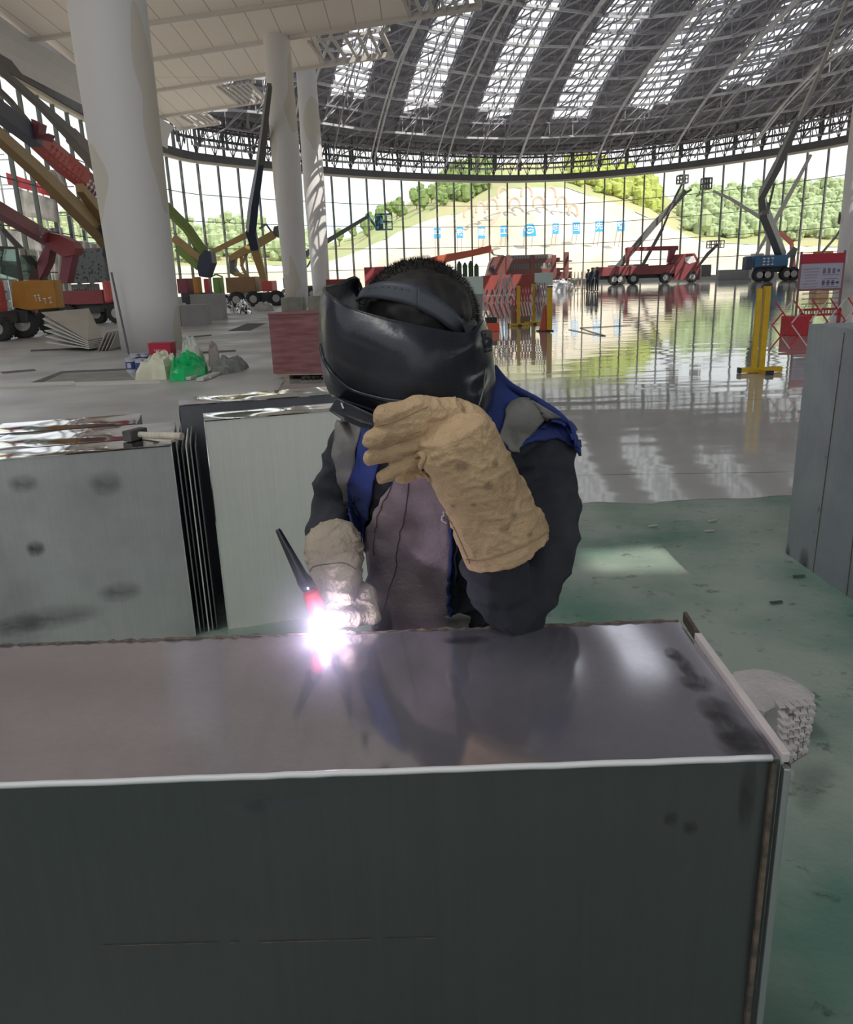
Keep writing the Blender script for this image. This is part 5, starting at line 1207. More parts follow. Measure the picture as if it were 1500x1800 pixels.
for x in (872, 915, 930, 975, 990): wheel(t, (PY(x, 504, Y).x, Y-.8, .5), .5, .4)
# --- red truck with loading crane
Y = 86.0; t = thing('crane_truck', 'red flatbed crane truck facing right in the middle distance', 'crane truck', PY(1140, 495, Y).xy.to_3d())
M_tr2 = mat('truck_red', (.24, .055, .06), .45, var=.15, scale=1)  # truck red greyed to put distance haze into the paint
plate(t, [(1186, 492), (1187, 462), (1192, 447), (1222, 445), (1229, 458), (1232, 476), (1230, 492)], Y-1.1, 2.4, M_tr2, 'cab'); plate(t, [(1205, 452), (1220, 450), (1225, 460), (1212, 464), (1205, 460)], Y-1.14, .05, M_white, 'window')
pbox(t, 1048, 470, 1186, 481, Y-1.1, 2.4, M_tr2, 'bed'); pbox(t, 1055, 482, 1190, 487, Y-.6, 1.4, M_chs, 'chassis')
boom(t, [(1102, 438, Y, 6), (1192, 436, Y, 7)], M_tr2, name='crane_beam'); boom(t, [(1104, 436, Y, 8), (1103, 470, Y, 4)], M_tr2, name='crane_leg'); boom(t, [(1183, 436, Y, 11), (1176, 462, Y, 7), (1180, 476, Y, 8)], M_tr2, name='crane_post')
for x in (1076, 1086, 1109, 1165, 1211): wheel(t, (PY(x, 488, Y).x, Y-.9, .58), .58, .45)
# --- distant lifts against the far glass
Y = 90.0; t = thing('boom_lift', 'long grey double boom rising right behind the red crane truck', 'boom lift', PY(1100, 496, Y).xy.to_3d())
boom(t, [(1086, 470, Y, 9), (1150, 395, Y, 9), (1206, 336, Y, 7)], M_gdark, name='lower_boom'); boom(t, [(1128, 470, Y+1, 5), (1165, 402, Y+1, 4.5)], M_gdark, name='riser'); boom(t, [(1165, 402, Y+1, 3), (1188, 345, Y+1, 3), (1200, 322, Y+1, 3)], M_gdark, name='jib'); boom(t, [(1204, 340, Y, 4), (1216, 333, Y, 3)], M_gdark, name='upper_arm'); basket(t, 1193, 309, 1207, 322, Y, M_gdark, .12); pbox(t, 1078, 466, 1140, 480, Y, 2.5, M_gdark, 'chassis'); wheel(t, (PY(1090, 488, Y).x, Y, .55), .55, .4)
Y = 88.0; t = thing('boom_lift', 'boom lift whose grey boom reaches up left to a basket, above the blue crane', 'boom lift', PY(1345, 490, Y).xy.to_3d())
boom(t, [(1254, 336, Y, 3), (1284, 349, Y, 4.5), (1330, 378, Y, 5), (1342, 386, Y, 5)], M_lgrey, name='boom'); basket(t, 1236, 314, 1248, 332, Y, M_gdark, .12); boom(t, [(1342, 386, Y, 5), (1352, 420, Y, 6), (1348, 470, Y, 6)], M_lgrey, name='riser'); pbox(t, 1330, 466, 1366, 488, Y, 2, M_lgrey, 'chassis')
Y = 92.0; t = thing('boom_lift', 'small dark boom lift with a tiny basket just right of the red truck', 'boom lift', PY(1236, 490, Y).xy.to_3d())
boom(t, [(1228, 468, Y, 3.5), (1245, 446, Y, 5), (1264, 428, Y, 3.5)], M_gdark, name='boom'); basket(t, 1246, 424, 1270, 435, Y, M_gdark, .09); pbox(t, 1224, 466, 1250, 486, Y, 2, M_gdark, 'chassis')
# site clutter along the far glass
boxthing('crate_row', 'low stack of grey crates against the far glass right of the red truck', 'crates', PY(1290, 494, 92).xy.to_3d(), (3.4, 2.0, 1.1), -.2, M_cr, .02)
# blue mobile crane
Y = 78.0; t = thing('mobile_crane', 'blue mobile crane with a huge dark boom at right', 'mobile crane', PY(1350, 495, Y).xy.to_3d())
pbox(t, 1308, 450, 1386, 468, Y-1.2, 2.6, M_blue, 'body', .1); pbox(t, 1306, 452, 1322, 474, Y-1.3, 2.8, M_navy, 'cab'); pbox(t, 1325, 470, 1384, 478, Y-.8, 1.8, M_chs, 'chassis'); letters(t, (1340, 460), (1362, 459), .7, 3, None, Y-1.25, seed=12)
for x in (1327, 1341, 1374, 1386): wheel(t, (PY(x, 486, Y).x, Y-.9, .60), .60, .5)
boom(t, [(1374, 450, Y, 15), (1360, 412, Y-2, 15), (1344, 374, Y-4, 16)], M_gdark, name='lower_boom'); boom(t, [(1344, 376, Y-4, 14), (1340, 342, Y-6, 12), (1368, 290, Y-10, 13), (1406, 206, Y-18, 10)], M_gdark, name='mid_boom'); boom(t, [(1406, 208, Y-18, 8), (1440, 130, Y-22, 7), (1486, 10, Y-28, 6), (1505, -40, Y-30, 5)], M_lgrey, name='fly_boom')
boom(t, [(1351, 368, Y-4, 4), (1362, 320, Y-6, 4)], M_gdark, name='cylinder'); plate(t, [(1340, 350), (1352, 356), (1352, 376), (1340, 378)], Y-5, .8, M_gdark, 'elbow'); boom(t, [(1384, 452, Y, 6), (1398, 436, Y, 7), (1390, 470, Y, 4)], M_gdark, name='linkage')
Y = 84.0; t = thing('boom_lift', 'tall pale thin boom leaning right behind the dark crane boom', 'boom lift', PY(1333, 490, Y+1).xy.to_3d())
boom(t, [(1330, 448, Y, 4), (1372, 372, Y, 6), (1405, 312, Y, 5), (1426, 272, Y, 4)], M_lgrey, name='boom'); pbox(t, 1320, 446, 1340, 488, Y+1, 2, M_lgrey, 'chassis')
Y = 86.0; t = thing('lifting_boom', 'short red arm just right of the dark crane boom', 'boom', PY(1395, 490, Y).xy.to_3d()); boom(t, [(1371, 408, Y, 6), (1393, 428, Y, 7)], mat('pale_red', (.60, .16, .12), .5), name='arm'); boom(t, [(1392, 428, Y, 5), (1396, 488, Y, 8)], MATS['pale_red'], name='mast')
Y = 74.0; t = thing('boom_lift', 'small dark boom lift reaching up at the right edge above the notice board', 'boom lift', PY(1447, 490, Y).xy.to_3d()); boom(t, [(1446, 444, Y, 3.5), (1470, 416, Y, 3), (1484, 394, Y, 3)], M_gdark, name='boom'); basket(t, 1482, 374, 1494, 392, Y, M_gdark, .16); pbox(t, 1430, 442, 1462, 478, Y, 2, M_org, 'body')
Y = 72; t = thing('white_car', 'white vehicle cut by the right edge beyond the notice board', 'car', PY(1500, 486, Y).xy.to_3d()); plate(t, [(1488, 484), (1488, 472), (1497, 463), (1530, 461), (1545, 484)], Y, 1.8, M_white, 'body'); wheel(t, (PY(1493, 484, Y).x, Y, .35), .35, .25)
# --- three people in the distance ------------------------------------------------
def far_person(px, py, label, h=1.72, top=(.02, .025, .04), seed=0, face=0.0):
    b = G(px, py); mb = MB(); t = thing('person', label, 'person', b, face)
    s = h/1.72; st = .10
    for sx in (-1, 1):
        mb.tube([(sx*.10, -.02+sx*st*.4, .05), (sx*.10, .0+sx*st*.3, .48*s), (sx*.09, 0, .88*s)], [.055, .065, .09], 10)
        mb.ball((sx*.10, -.07+sx*st*.4, .045), .06, 8, (.9, 2.0, .7))
        mb.tube([(sx*.20, 0, 1.40*s), (sx*.26, -.02, 1.12*s), (sx*.24, -.12, .88*s)], [.06, .05, .04], 8); mb.ball((sx*.24, -.15, .84*s), .045, 8, (.8, 1, 1.4))
    mb.tube([(0, 0, .86*s), (0, 0, 1.05*s), (0, .01, 1.30*s), (0, .01, 1.42*s), (0, 0, 1.50*s)], [.15, .15, .19, .17, .06], 14)
    mb.tube([(0, 0, 1.45*s), (0, -.01, 1.56*s)], [.055, .05], 8); mb.ball((0, -.01, 1.62*s), .105, 12, (.85, 1, 1.15))
    me = mb.mesh(); ob = link_mesh('clothed_body', me, mat('dark_workwear', (.03, .035, .05), .8), t, True, world=False)
    rm = ob.modifiers.new('r', 'REMESH'); rm.mode = 'VOXEL'; rm.voxel_size = .022; rm.use_smooth_shade = True; sm = ob.modifiers.new('s', 'SMOOTH'); sm.iterations = 4
    mb = MB(); mb.ball((0, -.018, 1.60*s), .10, 12, (.84, 1, 1.05)); mb.ball((0, -.115, 1.59*s), .018, 6); mb.build('face', mat('skin_far', (.35, .2, .14), .6), t, True, world=False)
    mb = MB(); mb.ball((0, .0, 1.655*s), .112, 12, (.95, 1.1, .75)); mb.build('cap', mat('dark_cap', (.04, .04, .05), .6), t, True, world=False)
    return t
far_person(1034, 512, 'person in dark clothes, leftmost of the three standing by the rail', 1.66, face=2.2)
far_person(1041, 513, 'person in dark clothes standing in the middle of the three by the rail', 1.76, face=.4)
far_person(1049, 512, 'person in dark clothes, rightmost of the three standing by the rail', 1.80, face=-1.2)
# =================================================================== THE WELDER
def organic(prims, voxel, smooth=4, disp=None, name='m'):
    """closed shapes merged into one skin, smoothed, then displaced along normals"""
    mb = MB()
    for fn in prims: fn(mb)
    me = mb.mesh(name, recalc=True); o = bpy.data.objects.new('tmp', me); COL.objects.link(o)
    r_ = o.modifiers.new('r', 'REMESH'); r_.mode = 'VOXEL'; r_.voxel_size = voxel; r_.adaptivity = 0
    s_ = o.modifiers.new('s', 'SMOOTH'); s_.iterations = smooth; s_.factor = .5
    dg = bpy.context.evaluated_depsgraph_get(); dg.update(); m2 = bpy.data.meshes.new_from_object(o.evaluated_get(dg)); bpy.data.objects.remove(o)
    if disp:
        ns = [v.normal.copy() for v in m2.vertices]
        for v, n_ in zip(m2.vertices, ns):
            v.co = v.co + n_*disp(v.co, n_)
    m2.materials.clear(); m2.update(); return m2
def cap(pts, n=16):
    """pts: (px, py, y, radius px[, squash]) -> tapered rounded limb"""
    def fn(mb):
        C_ = [(PY(a, b, y), r/FPX*y*1.04) for a, b, y, r, *_ in pts]
        for i, (p, r) in enumerate(C_):
            mb.ball(p, r, n)
            if i+1 < len(C_):
                q, r2 = C_[i+1]; m_ = 4
                mb.tube([p.lerp(q, k/m_) for k in range(m_+1)], [r+(r2-r)*k/m_ for k in range(m_+1)], n)
    return fn
def capw(pts, n=16):
    def fn(mb):
        C_ = [(V3(p[:3]), p[3]) for p in pts]
        for i, (p, r) in enumerate(C_):
            mb.ball(p, r, n)
            if i+1 < len(C_): q, r2 = C_[i+1]; mb.tube([p.lerp(q, k/4) for k in range(5)], [r+(r2-r)*k/4 for k in range(5)], n)
    return fn
def ell(px, py, y, sx, sy, sz, M=None, n=20):
    return lambda mb: mb.ball(PY(px, py, y), 1.0, n, (sx, sy, sz), M)
def loftp(levels, n=28):
    """levels: (centre, half width vector, half depth vector)"""
    def fn(mb): mb.loft([[c+a*math.cos(2*math.pi*k/n)+b_*math.sin(2*math.pi*k/n) for k in range(n)] for c, a, b_ in levels])
    return fn
pz = PY(780, 1000, 1.55)
welder = thing('person', 'welder in dark jacket', 'person', (.05, 1.65, 0))
welder['label'] = 'welder in black helmet, dark jacket and blue vest leaning on the box with a torch'
M_jack = mat('navy_canvas', (0.014, 0.016, 0.023), .9, col2=(.028, .029, .036), scale=14, bump=.15, bscale=160)
M_jfront = mat('faded_canvas', (0.33, 0.255, 0.275), .9, col2=(.20, .15, .165), scale=7, detail=8, bump=.2, bscale=140)  # faded cloth, lightened further to carry the arc's light
M_vblue = mat('vest_blue', (0.022, 0.045, 0.21), .8, col2=(.014, .024, .11), scale=12, bump=.15, bscale=120)
M_refl = mat('reflective_grey', (0.20, 0.19, 0.17), .6, col2=(.11, .105, .10), scale=16, detail=8, ramp=(.38, .55))
M_skin = mat('skin', (0.38, 0.22, 0.15), .55)
M_glove = mat('suede_tan', (0.50, 0.345, 0.195), .92, col2=(.40, .27, .15), scale=14, detail=7, bump=.35, bscale=120)
X = V3((1, 0, 0))
def cen(px, py, y, hw, hd, tilt=0): return (PY(px, py, y), V3((hw, 0, -hw*tilt)), V3((0, hd, 0)))
# ---- jacket: torso and both sleeves
def torso(g=1.0):
    return loftp([(V3((.06, 1.66, .69+(1-g)*.3)), V3((.165*g, 0, 0)), V3((0, .125*g, 0))), (V3((.058, 1.64, .79)), V3((.175*g, 0, 0)), V3((0, .135*g, 0))), (V3((.055, 1.61, .88)), V3((.18*g, 0, 0)), V3((0, .14*g, 0))), (V3((.05, 1.575, .98)), V3((.175*g, 0, 0)), V3((0, .14*g, 0))),
        (V3((.045, 1.545, 1.08)), V3((.175*g, 0, 0)), V3((0, .145*g, 0))), (V3((.045, 1.52, 1.17)), V3((.19*g, 0, 0)), V3((0, .14*g, 0))), (V3((.05, 1.50, 1.25)), V3((.195*g, 0, 0)), V3((0, .125*g, 0))), (V3((.055, 1.47, 1.315)), V3((.14*g, 0, 0)), V3((0, .10*g, 0))), (V3((.05, 1.44, 1.36)), V3((.07*g, 0, 0)), V3((0, .07*g, 0)))])
ARM_R = [(952, 800, 1.50, 60), (962, 880, 1.46, 56), (950, 970, 1.36, 62), (915, 1058, 1.262, 60)]
ARM_R2 = [(915, 1058, 1.262, 60), (888, 1064, 1.250, 50), (872, 1005, 1.245, 62), (880, 930, 1.235, 52)]
ARM_L = [(622, 800, 1.52, 48), (598, 860, 1.56, 46), (590, 915, 1.55, 46)]
ARM_L2 = [(590, 915, 1.55, 46), (584, 940, 1.48, 44)]
rs_ = random.Random(9)
def folds(co, n_):
    f = 0.006*noise.noise(V3((co.x*9, co.y*9, co.z*9)))
    r_ = noise.noise(V3((co.x*10+3, co.y*7, co.z*24))); f += .0115*(1-abs(r_)*2.2) if abs(r_) < .45 else 0
    r2 = noise.noise(V3((co.x*30, co.y*12, co.z*14+7))); f += .003*(1-abs(r2)*3) if abs(r2) < .33 else 0
    return f-.0055
jm = organic([torso(), cap(ARM_R), cap(ARM_R2), cap(ARM_L), cap(ARM_L2), ell(955, 790, 1.50, .062, .075, .055), ell(622, 790, 1.50, .055, .07, .055), cap([(850, 760, 1.47, 70), (945, 790, 1.50, 52)]), cap([(700, 780, 1.48, 60), (630, 795, 1.50, 46)])], .0065, 6, folds)
jacket = link_mesh('jacket', jm, M_jack, welder, True)
BV = BVHTree.FromPolygons([v.co + V3(welder.location) for v in jm.vertices], [tuple(p.vertices) for p in jm.polygons])
def proj(px, py, off=.004, fallback=1.42, bvh=None):
    d = ray(px, py).normalized(); h = (bvh or BV).ray_cast(CC, d)
    if h[0] is None and bvh is None: return PY(px, py, fallback)
    if h[0] is None:      # beside the silhouette: stay on the nearest bit of surface
        q, n_, _, _ = (bvh or BV).find_nearest(PY(px, py, fallback)); return q+n_*off
    n_ = h[1]
    if n_.dot(d) > 0: n_ = -n_
    return h[0]+n_*off
def spl(keys, n):
    """Catmull-Rom through keys, n samples"""
    out = []; m_ = len(keys)-1
    for i in range(n):
        t = i/(n-1)*m_; k = min(int(t), m_-1); f = t-k
        p0, p1, p2, p3 = (keys[max(k-1, 0)], keys[k], keys[k+1], keys[min(k+2, m_)])
        out.append(tuple(.5*((2*b)+(-a+c)*f+(2*a-5*b+4*c-d)*f*f+(-a+3*b-3*c+d)*f**3) for a, b, c, d in zip(p0, p1, p2, p3)))
    return out
def ribbon(name, L_, R_, m, nu=28, nv=10, off=.004, th=.003, parent=None, fallback=1.42, relax=2, bvh=None):
    a, b_ = spl(L_, nu), spl(R_, nu); G_ = []
    for (x0, y0), (x1, y1) in zip(a, b_): G_.append([proj(x0+(x1-x0)*k/nv, y0+(y1-y0)*k/nv, off, fallback, bvh) for k in range(nv+1)])
    for _ in range(relax):
        H = [r[:] for r in G_]
        for i in range(1, nu-1):
            for j in range(1, nv): H[i][j] = (G_[i][j]*2+(G_[i-1][j]+G_[i+1][j]+G_[i][j-1]+G_[i][j+1])*.5)/4
        G_ = H
    vs = [p for r in G_ for p in r]; fs = []
    for i in range(nu-1):
        for j in range(nv): k = i*(nv+1)+j; fs.append((k, k+1, k+nv+2, k+nv+1))
    mb = MB(); mb.add(vs, fs); o = mb.build(name, m, parent or welder, smooth=True); s_ = o.modifiers.new('s', 'SOLIDIFY'); s_.thickness = th; s_.offset = 0; return o
# faded jacket front, arc light partly put into its colour
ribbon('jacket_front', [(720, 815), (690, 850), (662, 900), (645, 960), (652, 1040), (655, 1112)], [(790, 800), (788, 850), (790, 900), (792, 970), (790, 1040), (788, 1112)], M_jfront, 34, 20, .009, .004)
M_seam = mat('seam_dark', (.06, .048, .052), .9)
def cord(name, keys, m, r=.0018, off=.007, parent=None, n=30, bvh=None):
    mb = MB(); mb.tube([proj(x, y, off, 1.42, bvh) for x, y in spl(keys, n)], r, 6); return mb.build(name, m, parent or welder, smooth=True)
fr_ = [o for o in COL.objects if o.name == 'jacket_front'][0]
cord('placket_seam', [(722, 840), (714, 900), (706, 960), (694, 1020), (680, 1075), (674, 1108)], M_seam, .0009, .0123, fr_)
cord('placket_seam', [(692, 850), (672, 905), (664, 960), (662, 990)], M_seam, .0009, .0123, fr_)
# vest
ribbon('vest_panel', [(634, 745), (630, 783), (613, 841), (607, 885), (612, 926), (622, 962)], [(690, 745), (680, 783), (662, 841), (655, 885), (648, 922), (632, 966)], M_vblue, 30, 12, .008, .004)
ribbon('reflective_strip', [(600, 738), (590, 783), (596, 825), (604, 878)], [(644, 750), (630, 783), (614, 841), (609, 884)], M_refl, 26, 10, .0095, .004)
M_tear = mat('torn_thread', (.015, .02, .05), .9)
rs2 = random.Random(12)
for k in range(9):
    x0, y0 = rs2.uniform(600, 645), rs2.uniform(868, 915); cord('torn_edge', [(x0, y0), (x0+rs2.uniform(-6, 14), y0+rs2.uniform(-8, 8)), (x0+rs2.uniform(0, 18), y0+rs2.uniform(-10, 12))], M_tear, .0012, .013, n=8)
ribbon('vest_panel', [(872, 640), (900, 672), (950, 700), (990, 728), (1010, 762), (1013, 800)], [(838, 700), (850, 745), (868, 770), (893, 792), (925, 778), (962, 742)][::-1][::-1], M_vblue, 34, 16, .008, .005)
ribbon('reflective_strip', [(868, 772), (876, 745), (892, 716), (936, 703)], [(902, 800), (920, 770), (940, 742), (988, 734)], M_refl, 26, 12, .016, .005)
ribbon('vest_panel', [(940, 752), (958, 742), (985, 742), (1004, 762), (1010, 790)], [(952, 760), (966, 751), (984, 752), (996, 770), (1003, 796)], M_vblue, 26, 5, .013, .005)
cord('vest_cord', [(800, 880), (794, 920), (791, 980), (791, 1040), (793, 1085)], M_vblue, .0032, .013)
cord('vest_cord', [(806, 920), (801, 980), (800, 1040), (803, 1080)], mat('cord_dark', (.01, .012, .03), .8), .0025, .010)
ribbon('vest_hem_strip', [(784, 1078), (784, 1112)], [(826, 1076), (828, 1112)], M_refl, 8, 8, .012, .005)
cord('white_loop', [(782, 890), (773, 898), (774, 908), (786, 914)], M_lett, .0012, .016, n=14)
# trousers, boots
tm = organic([loftp([(V3((.06, 1.69, .64)), V3((.15, 0, 0)), V3((0, .11, 0))), (V3((.06, 1.66, .72)), V3((.155, 0, 0)), V3((0, .12, 0))), (V3((.058, 1.64, .80)), V3((.155, 0, 0)), V3((0, .11, 0)))]),
    capw([(-.02, 1.68, .70, .095), (-.06, 1.52, .44, .075), (-.06, 1.72, .10, .06)]), capw([(.14, 1.68, .70, .095), (.20, 1.54, .44, .075), (.20, 1.74, .10, .06)])], .012, 5, lambda c, n_: .004*noise.noise(c*14))
link_mesh('trousers', tm, mat('trouser_cloth', (.03, .035, .05), .9), welder, True)
for sx in (-.06, .20):
    bm_ = organic([capw([(sx, 1.73, .09, .052), (sx, 1.72, .06, .05)]), capw([(sx, 1.76, .052, .045), (sx, 1.58, .045, .040)])], .008, 3)
    for v in bm_.vertices: v.co.z = max(v.co.z, .012)
    link_mesh('boot', bm_, mat('boot_leather', (.03, .025, .02), .6), welder, True)
# body under the clothes, with the bowed head
HC = PY(738, 572, 1.345)
def face_disp(c, n_): return 0
hd_ = V3((-.12, -.75, -.65)).normalized()     # looking down at the work
bodym = organic([torso(.86), cap([(a, b, y, r*.72) for a, b, y, r in ARM_R]), cap([(a, b, y, r*.66) for a, b, y, r in ARM_R2]), cap([(a, b, y, r*.72) for a, b, y, r in ARM_L]), cap([(a, b, y, r*.66) for a, b, y, r in ARM_L2]),
    lambda mb: mb.ball(HC, .088, 20, (1, 1.1, 1.0)), lambda mb: mb.ball(HC+hd_*.05+V3((0, 0, -.035)), .066, 18, (1, 1, 1.1)), lambda mb: mb.tube([HC+V3((0, .04, -.03)), V3((.05, 1.47, 1.34))], [.055, .062], 14),
    lambda mb: mb.tube([HC+hd_*.105+V3((0, 0, .01)), HC+hd_*.122+V3((0, 0, -.02))], [.010, .016], 8), lambda mb: mb.ball(HC+V3((-.088, .0, -.01)), .022, 10, (.4, 1, 1.4)), lambda mb: mb.ball(HC+V3((.088, .0, -.01)), .022, 10, (.4, 1, 1.4)),
    capw([(-.01, 1.67, .72, .08), (-.06, 1.52, .44, .06), (-.06, 1.72, .10, .042), (-.06, 1.62, .055, .035)]), capw([(.13, 1.67, .72, .08), (.20, 1.54, .44, .06), (.20, 1.74, .10, .042), (.20, 1.64, .055, .035)])], .008, 3)
link_mesh('body', bodym, M_skin, welder, True)
# short dark hair
hair = MB(); rh = random.Random(3)
hm = organic([lambda mb: mb.ball(HC+V3((0, .012, .012)), .094, 24, (1.02, 1.12, .98)), lambda mb: mb.ball(HC+V3((0, -.035, .02)), .082, 20, (1.05, 1, .85))], .006, 2, lambda c, n_: .003*noise.noise(c*60))
M_hair = mat('black_hair', (.009, .007, .006), .6)
ho = link_mesh('hair', hm, M_hair, welder, True)
hs_ = MB()
for _ in range(7000):
    z = rh.uniform(-.25, 1); a = rh.uniform(0, 2*math.pi); q = math.sqrt(1-z*z); n_ = V3((q*math.cos(a), q*math.sin(a), z))
    b0 = HC+V3((0, .012, .012))+V3((n_.x*.096, n_.y*.105, n_.z*.092)); d = (n_+V3((rh.uniform(-.5, .5), rh.uniform(-.5, .5)-.2, rh.uniform(-.3, .3)))).normalized()
    s_ = d.orthogonal().normalized()*.0006; hs_.add([b0-s_, b0+s_, b0+d*rh.uniform(.005, .010)], [(0, 1, 2)])
hs_.build('hair_strand', M_hair, ho, recalc=False)['kind'] = 'stuff'
# ------------------------------------------------------------------ helmet shell
def helmet_mat():
    m = mat('helmet_black', (0.006, 0.007, 0.010), .22, col2=(.022, .023, .030), scale=7, detail=9, ramp=(.42, .75), rvar=.0, bump=.05, bscale=40, spec=.3)
    nt = m.node_tree; N, L = nt.nodes, nt.links; b = N['Principled BSDF']
    tc = N.new('ShaderNodeTexCoord'); nz = N.new('ShaderNodeTexNoise'); nz.inputs['Scale'].default_value = 16; nz.inputs['Detail'].default_value = 6; L.new(tc.outputs['Object'], nz.inputs['Vector'])
    mr = N.new('ShaderNodeMapRange'); mr.inputs['From Min'].default_value = .35; mr.inputs['From Max'].default_value = .7; mr.inputs['To Min'].default_value = .16; mr.inputs['To Max'].default_value = .42; L.new(nz.outputs['Fac'], mr.inputs['Value']); L.new(mr.outputs[0], b.inputs['Roughness'])
    return m
M_helm = helmet_mat(); M_pl = mat('black_rubber', (.014, .015, .018), .45); M_strap = mat('strap_slate', (.035, .042, .052), .5)
LEV = [
 [(636, 512, 1.45), (626, 488, 1.43), (594, 500, 1.37), (571, 506, 1.31), (582, 522, 1.23), (625, 545, 1.210), (690, 564, 1.185), (750, 577, 1.175), (800, 586, 1.200), (832, 584, 1.21), (848, 562, 1.27), (856, 590, 1.33), (860, 596, 1.40)],
 [(640, 530, 1.46), (626, 508, 1.45), (590, 520, 1.38), (566, 535, 1.31), (577, 560, 1.22), (622, 588, 1.190), (690, 606, 1.160), (750, 614, 1.150), (802, 618, 1.180), (836, 614, 1.20), (858, 598, 1.27), (862, 610, 1.33), (864, 616, 1.40)],
 [(640, 560, 1.46), (628, 550, 1.45), (588, 565, 1.38), (565, 580, 1.31), (576, 612, 1.215), (622, 640, 1.180), (690, 658, 1.150), (750, 664, 1.140), (804, 664, 1.175), (840, 655, 1.230), (862, 640, 1.27), (866, 646, 1.33), (866, 650, 1.40)],
 [(645, 600, 1.46), (630, 600, 1.45), (590, 610, 1.38), (567, 622, 1.315), (582, 655, 1.22), (628, 684, 1.185), (692, 700, 1.155), (750, 706, 1.147), (806, 704, 1.180), (842, 692, 1.20), (864, 672, 1.275), (868, 676, 1.33), (868, 680, 1.40)],
 [(645, 640, 1.46), (632, 650, 1.45), (600, 655, 1.38), (572, 662, 1.32), (592, 690, 1.235), (635, 712, 1.205), (692, 728, 1.175), (750, 738, 1.165), (806, 738, 1.195), (840, 724, 1.21), (858, 706, 1.28), (862, 705, 1.33), (864, 706, 1.40)],
 [(648, 665, 1.45), (636, 675, 1.44), (606, 682, 1.38), (584, 692, 1.33), (602, 710, 1.255), (640, 728, 1.20), (692, 746, 1.210), (750, 756, 1.200), (804, 754, 1.225), (834, 740, 1.23), (850, 728, 1.29), (856, 722, 1.33), (858, 720, 1.39)]]
cols = []
NS, NL = 72, 26
L3 = [[PY(*k) for k in lev] for lev in LEV]
def spl3(keys, n): return [V3(p) for p in spl([tuple(k) for k in keys], n)]
lv = [spl3(l, NS) for l in L3]
SH = [spl3([lv[j][i] for j in range(len(lv))], NL) for i in range(NS)]
mb = MB(); mb.loft(SH, caps=False, closed=False)
helm = thing('welding_helmet', 'x', 'helmet', (0, 0, 0)); bpy.data.objects.remove(helm)
shell = mb.build('helmet_shell', M_helm, welder, smooth=True); sd = shell.modifiers.new('s', 'SOLIDIFY'); sd.thickness = .0035; sd.offset = 1; sd.use_rim = True
sm_ = shell.modifiers.new('b', 'SUBSURF'); sm_.levels = sm_.render_levels = 1
HB = BVHTree.FromPolygons([tuple(p) for r in SH for p in r], [(i*NL+j, i*NL+j+1, (i+1)*NL+j+1, (i+1)*NL+j) for i in range(NS-1) for j in range(NL-1)])
# rolled rim, ridge line of the lens hood
mb = MB(); mb.tube([r[0] for r in SH], .0022, 8); mb.build('rim', M_helm, shell, smooth=True)
mb = MB(); mb.tube([proj(x, y, .0045, 1.2, HB) for x, y in spl([(568, 606), (576, 636), (598, 665), (625, 684), (660, 695), (690, 701), (730, 705)], 40)], .0030, 8); mb.build('ridge', M_helm, shell, smooth=True)
mb = MB(); mb.tube([proj(x, y, .004, 1.2, HB) for x, y in spl([(586, 692), (610, 702), (640, 712), (670, 722)], 20)], .0025, 8); mb.build('ridge', M_helm, shell, smooth=True)
# lens box under the hood
def prismY(pix, y0, y1, tilt=0):
    return [PY(a, b, y0) for a, b in pix], [PY(a, b, y1) for a, b in pix]
A0 = [PY(a, b, y) for a, b, y in [(592, 699, 1.20), (578, 722, 1.20), (600, 737, 1.185), (636, 753, 1.17), (662, 757, 1.165), (668, 734, 1.165), (630, 716, 1.18)]]
A1 = [PY(a, b, y+.07) for a, b, y in [(592, 699, 1.20), (580, 720, 1.20), (602, 733, 1.19), (636, 746, 1.18), (662, 750, 1.175), (668, 734, 1.165), (630, 716, 1.18)]]
mb = MB(); mb.loft([A1, A0]); mb.build('lens_box', M_pl, shell, bevel=.002)
A2 = [PY(a, b, y) for a, b, y in [(606, 707, 1.186), (600, 727, 1.186), (636, 744, 1.166), (660, 749, 1.16), (664, 735, 1.16), (632, 720, 1.172)]]
mb = MB(); mb.prism(A2, (0, -.006, .002)); mb.build('lens_frame', M_helm, shell, bevel=.001)
mb = MB(); mb.bar(PY(600, 708, 1.178), PY(604, 718, 1.176), .002, .0015); mb.build('white_tag', M_lett, shell)
# hinge on the right
mb = MB(); hq_ = PY(849, 600, 1.245); mb.box(hq_, (.022, .03, .034), M=Matrix.Rotation(-.5, 3, 'Z')); mb.build('hinge', M_pl, shell, bevel=.004)
mb = MB(); mb.tube([PY(850, 602, 1.24), PY(860, 606, 1.235)], [.012, .010], 16); mb.build('knob', M_pl, shell)
cordk = [(832, 735, 1.2), (838, 710, 1.2)]
mb = MB(); mb.tube([proj(x, y, .004, 1.2, HB) for x, y in spl([(850, 650), (847, 680), (838, 712)], 12)], .0012, 6); mb.build('edge_nick', M_refl, shell)
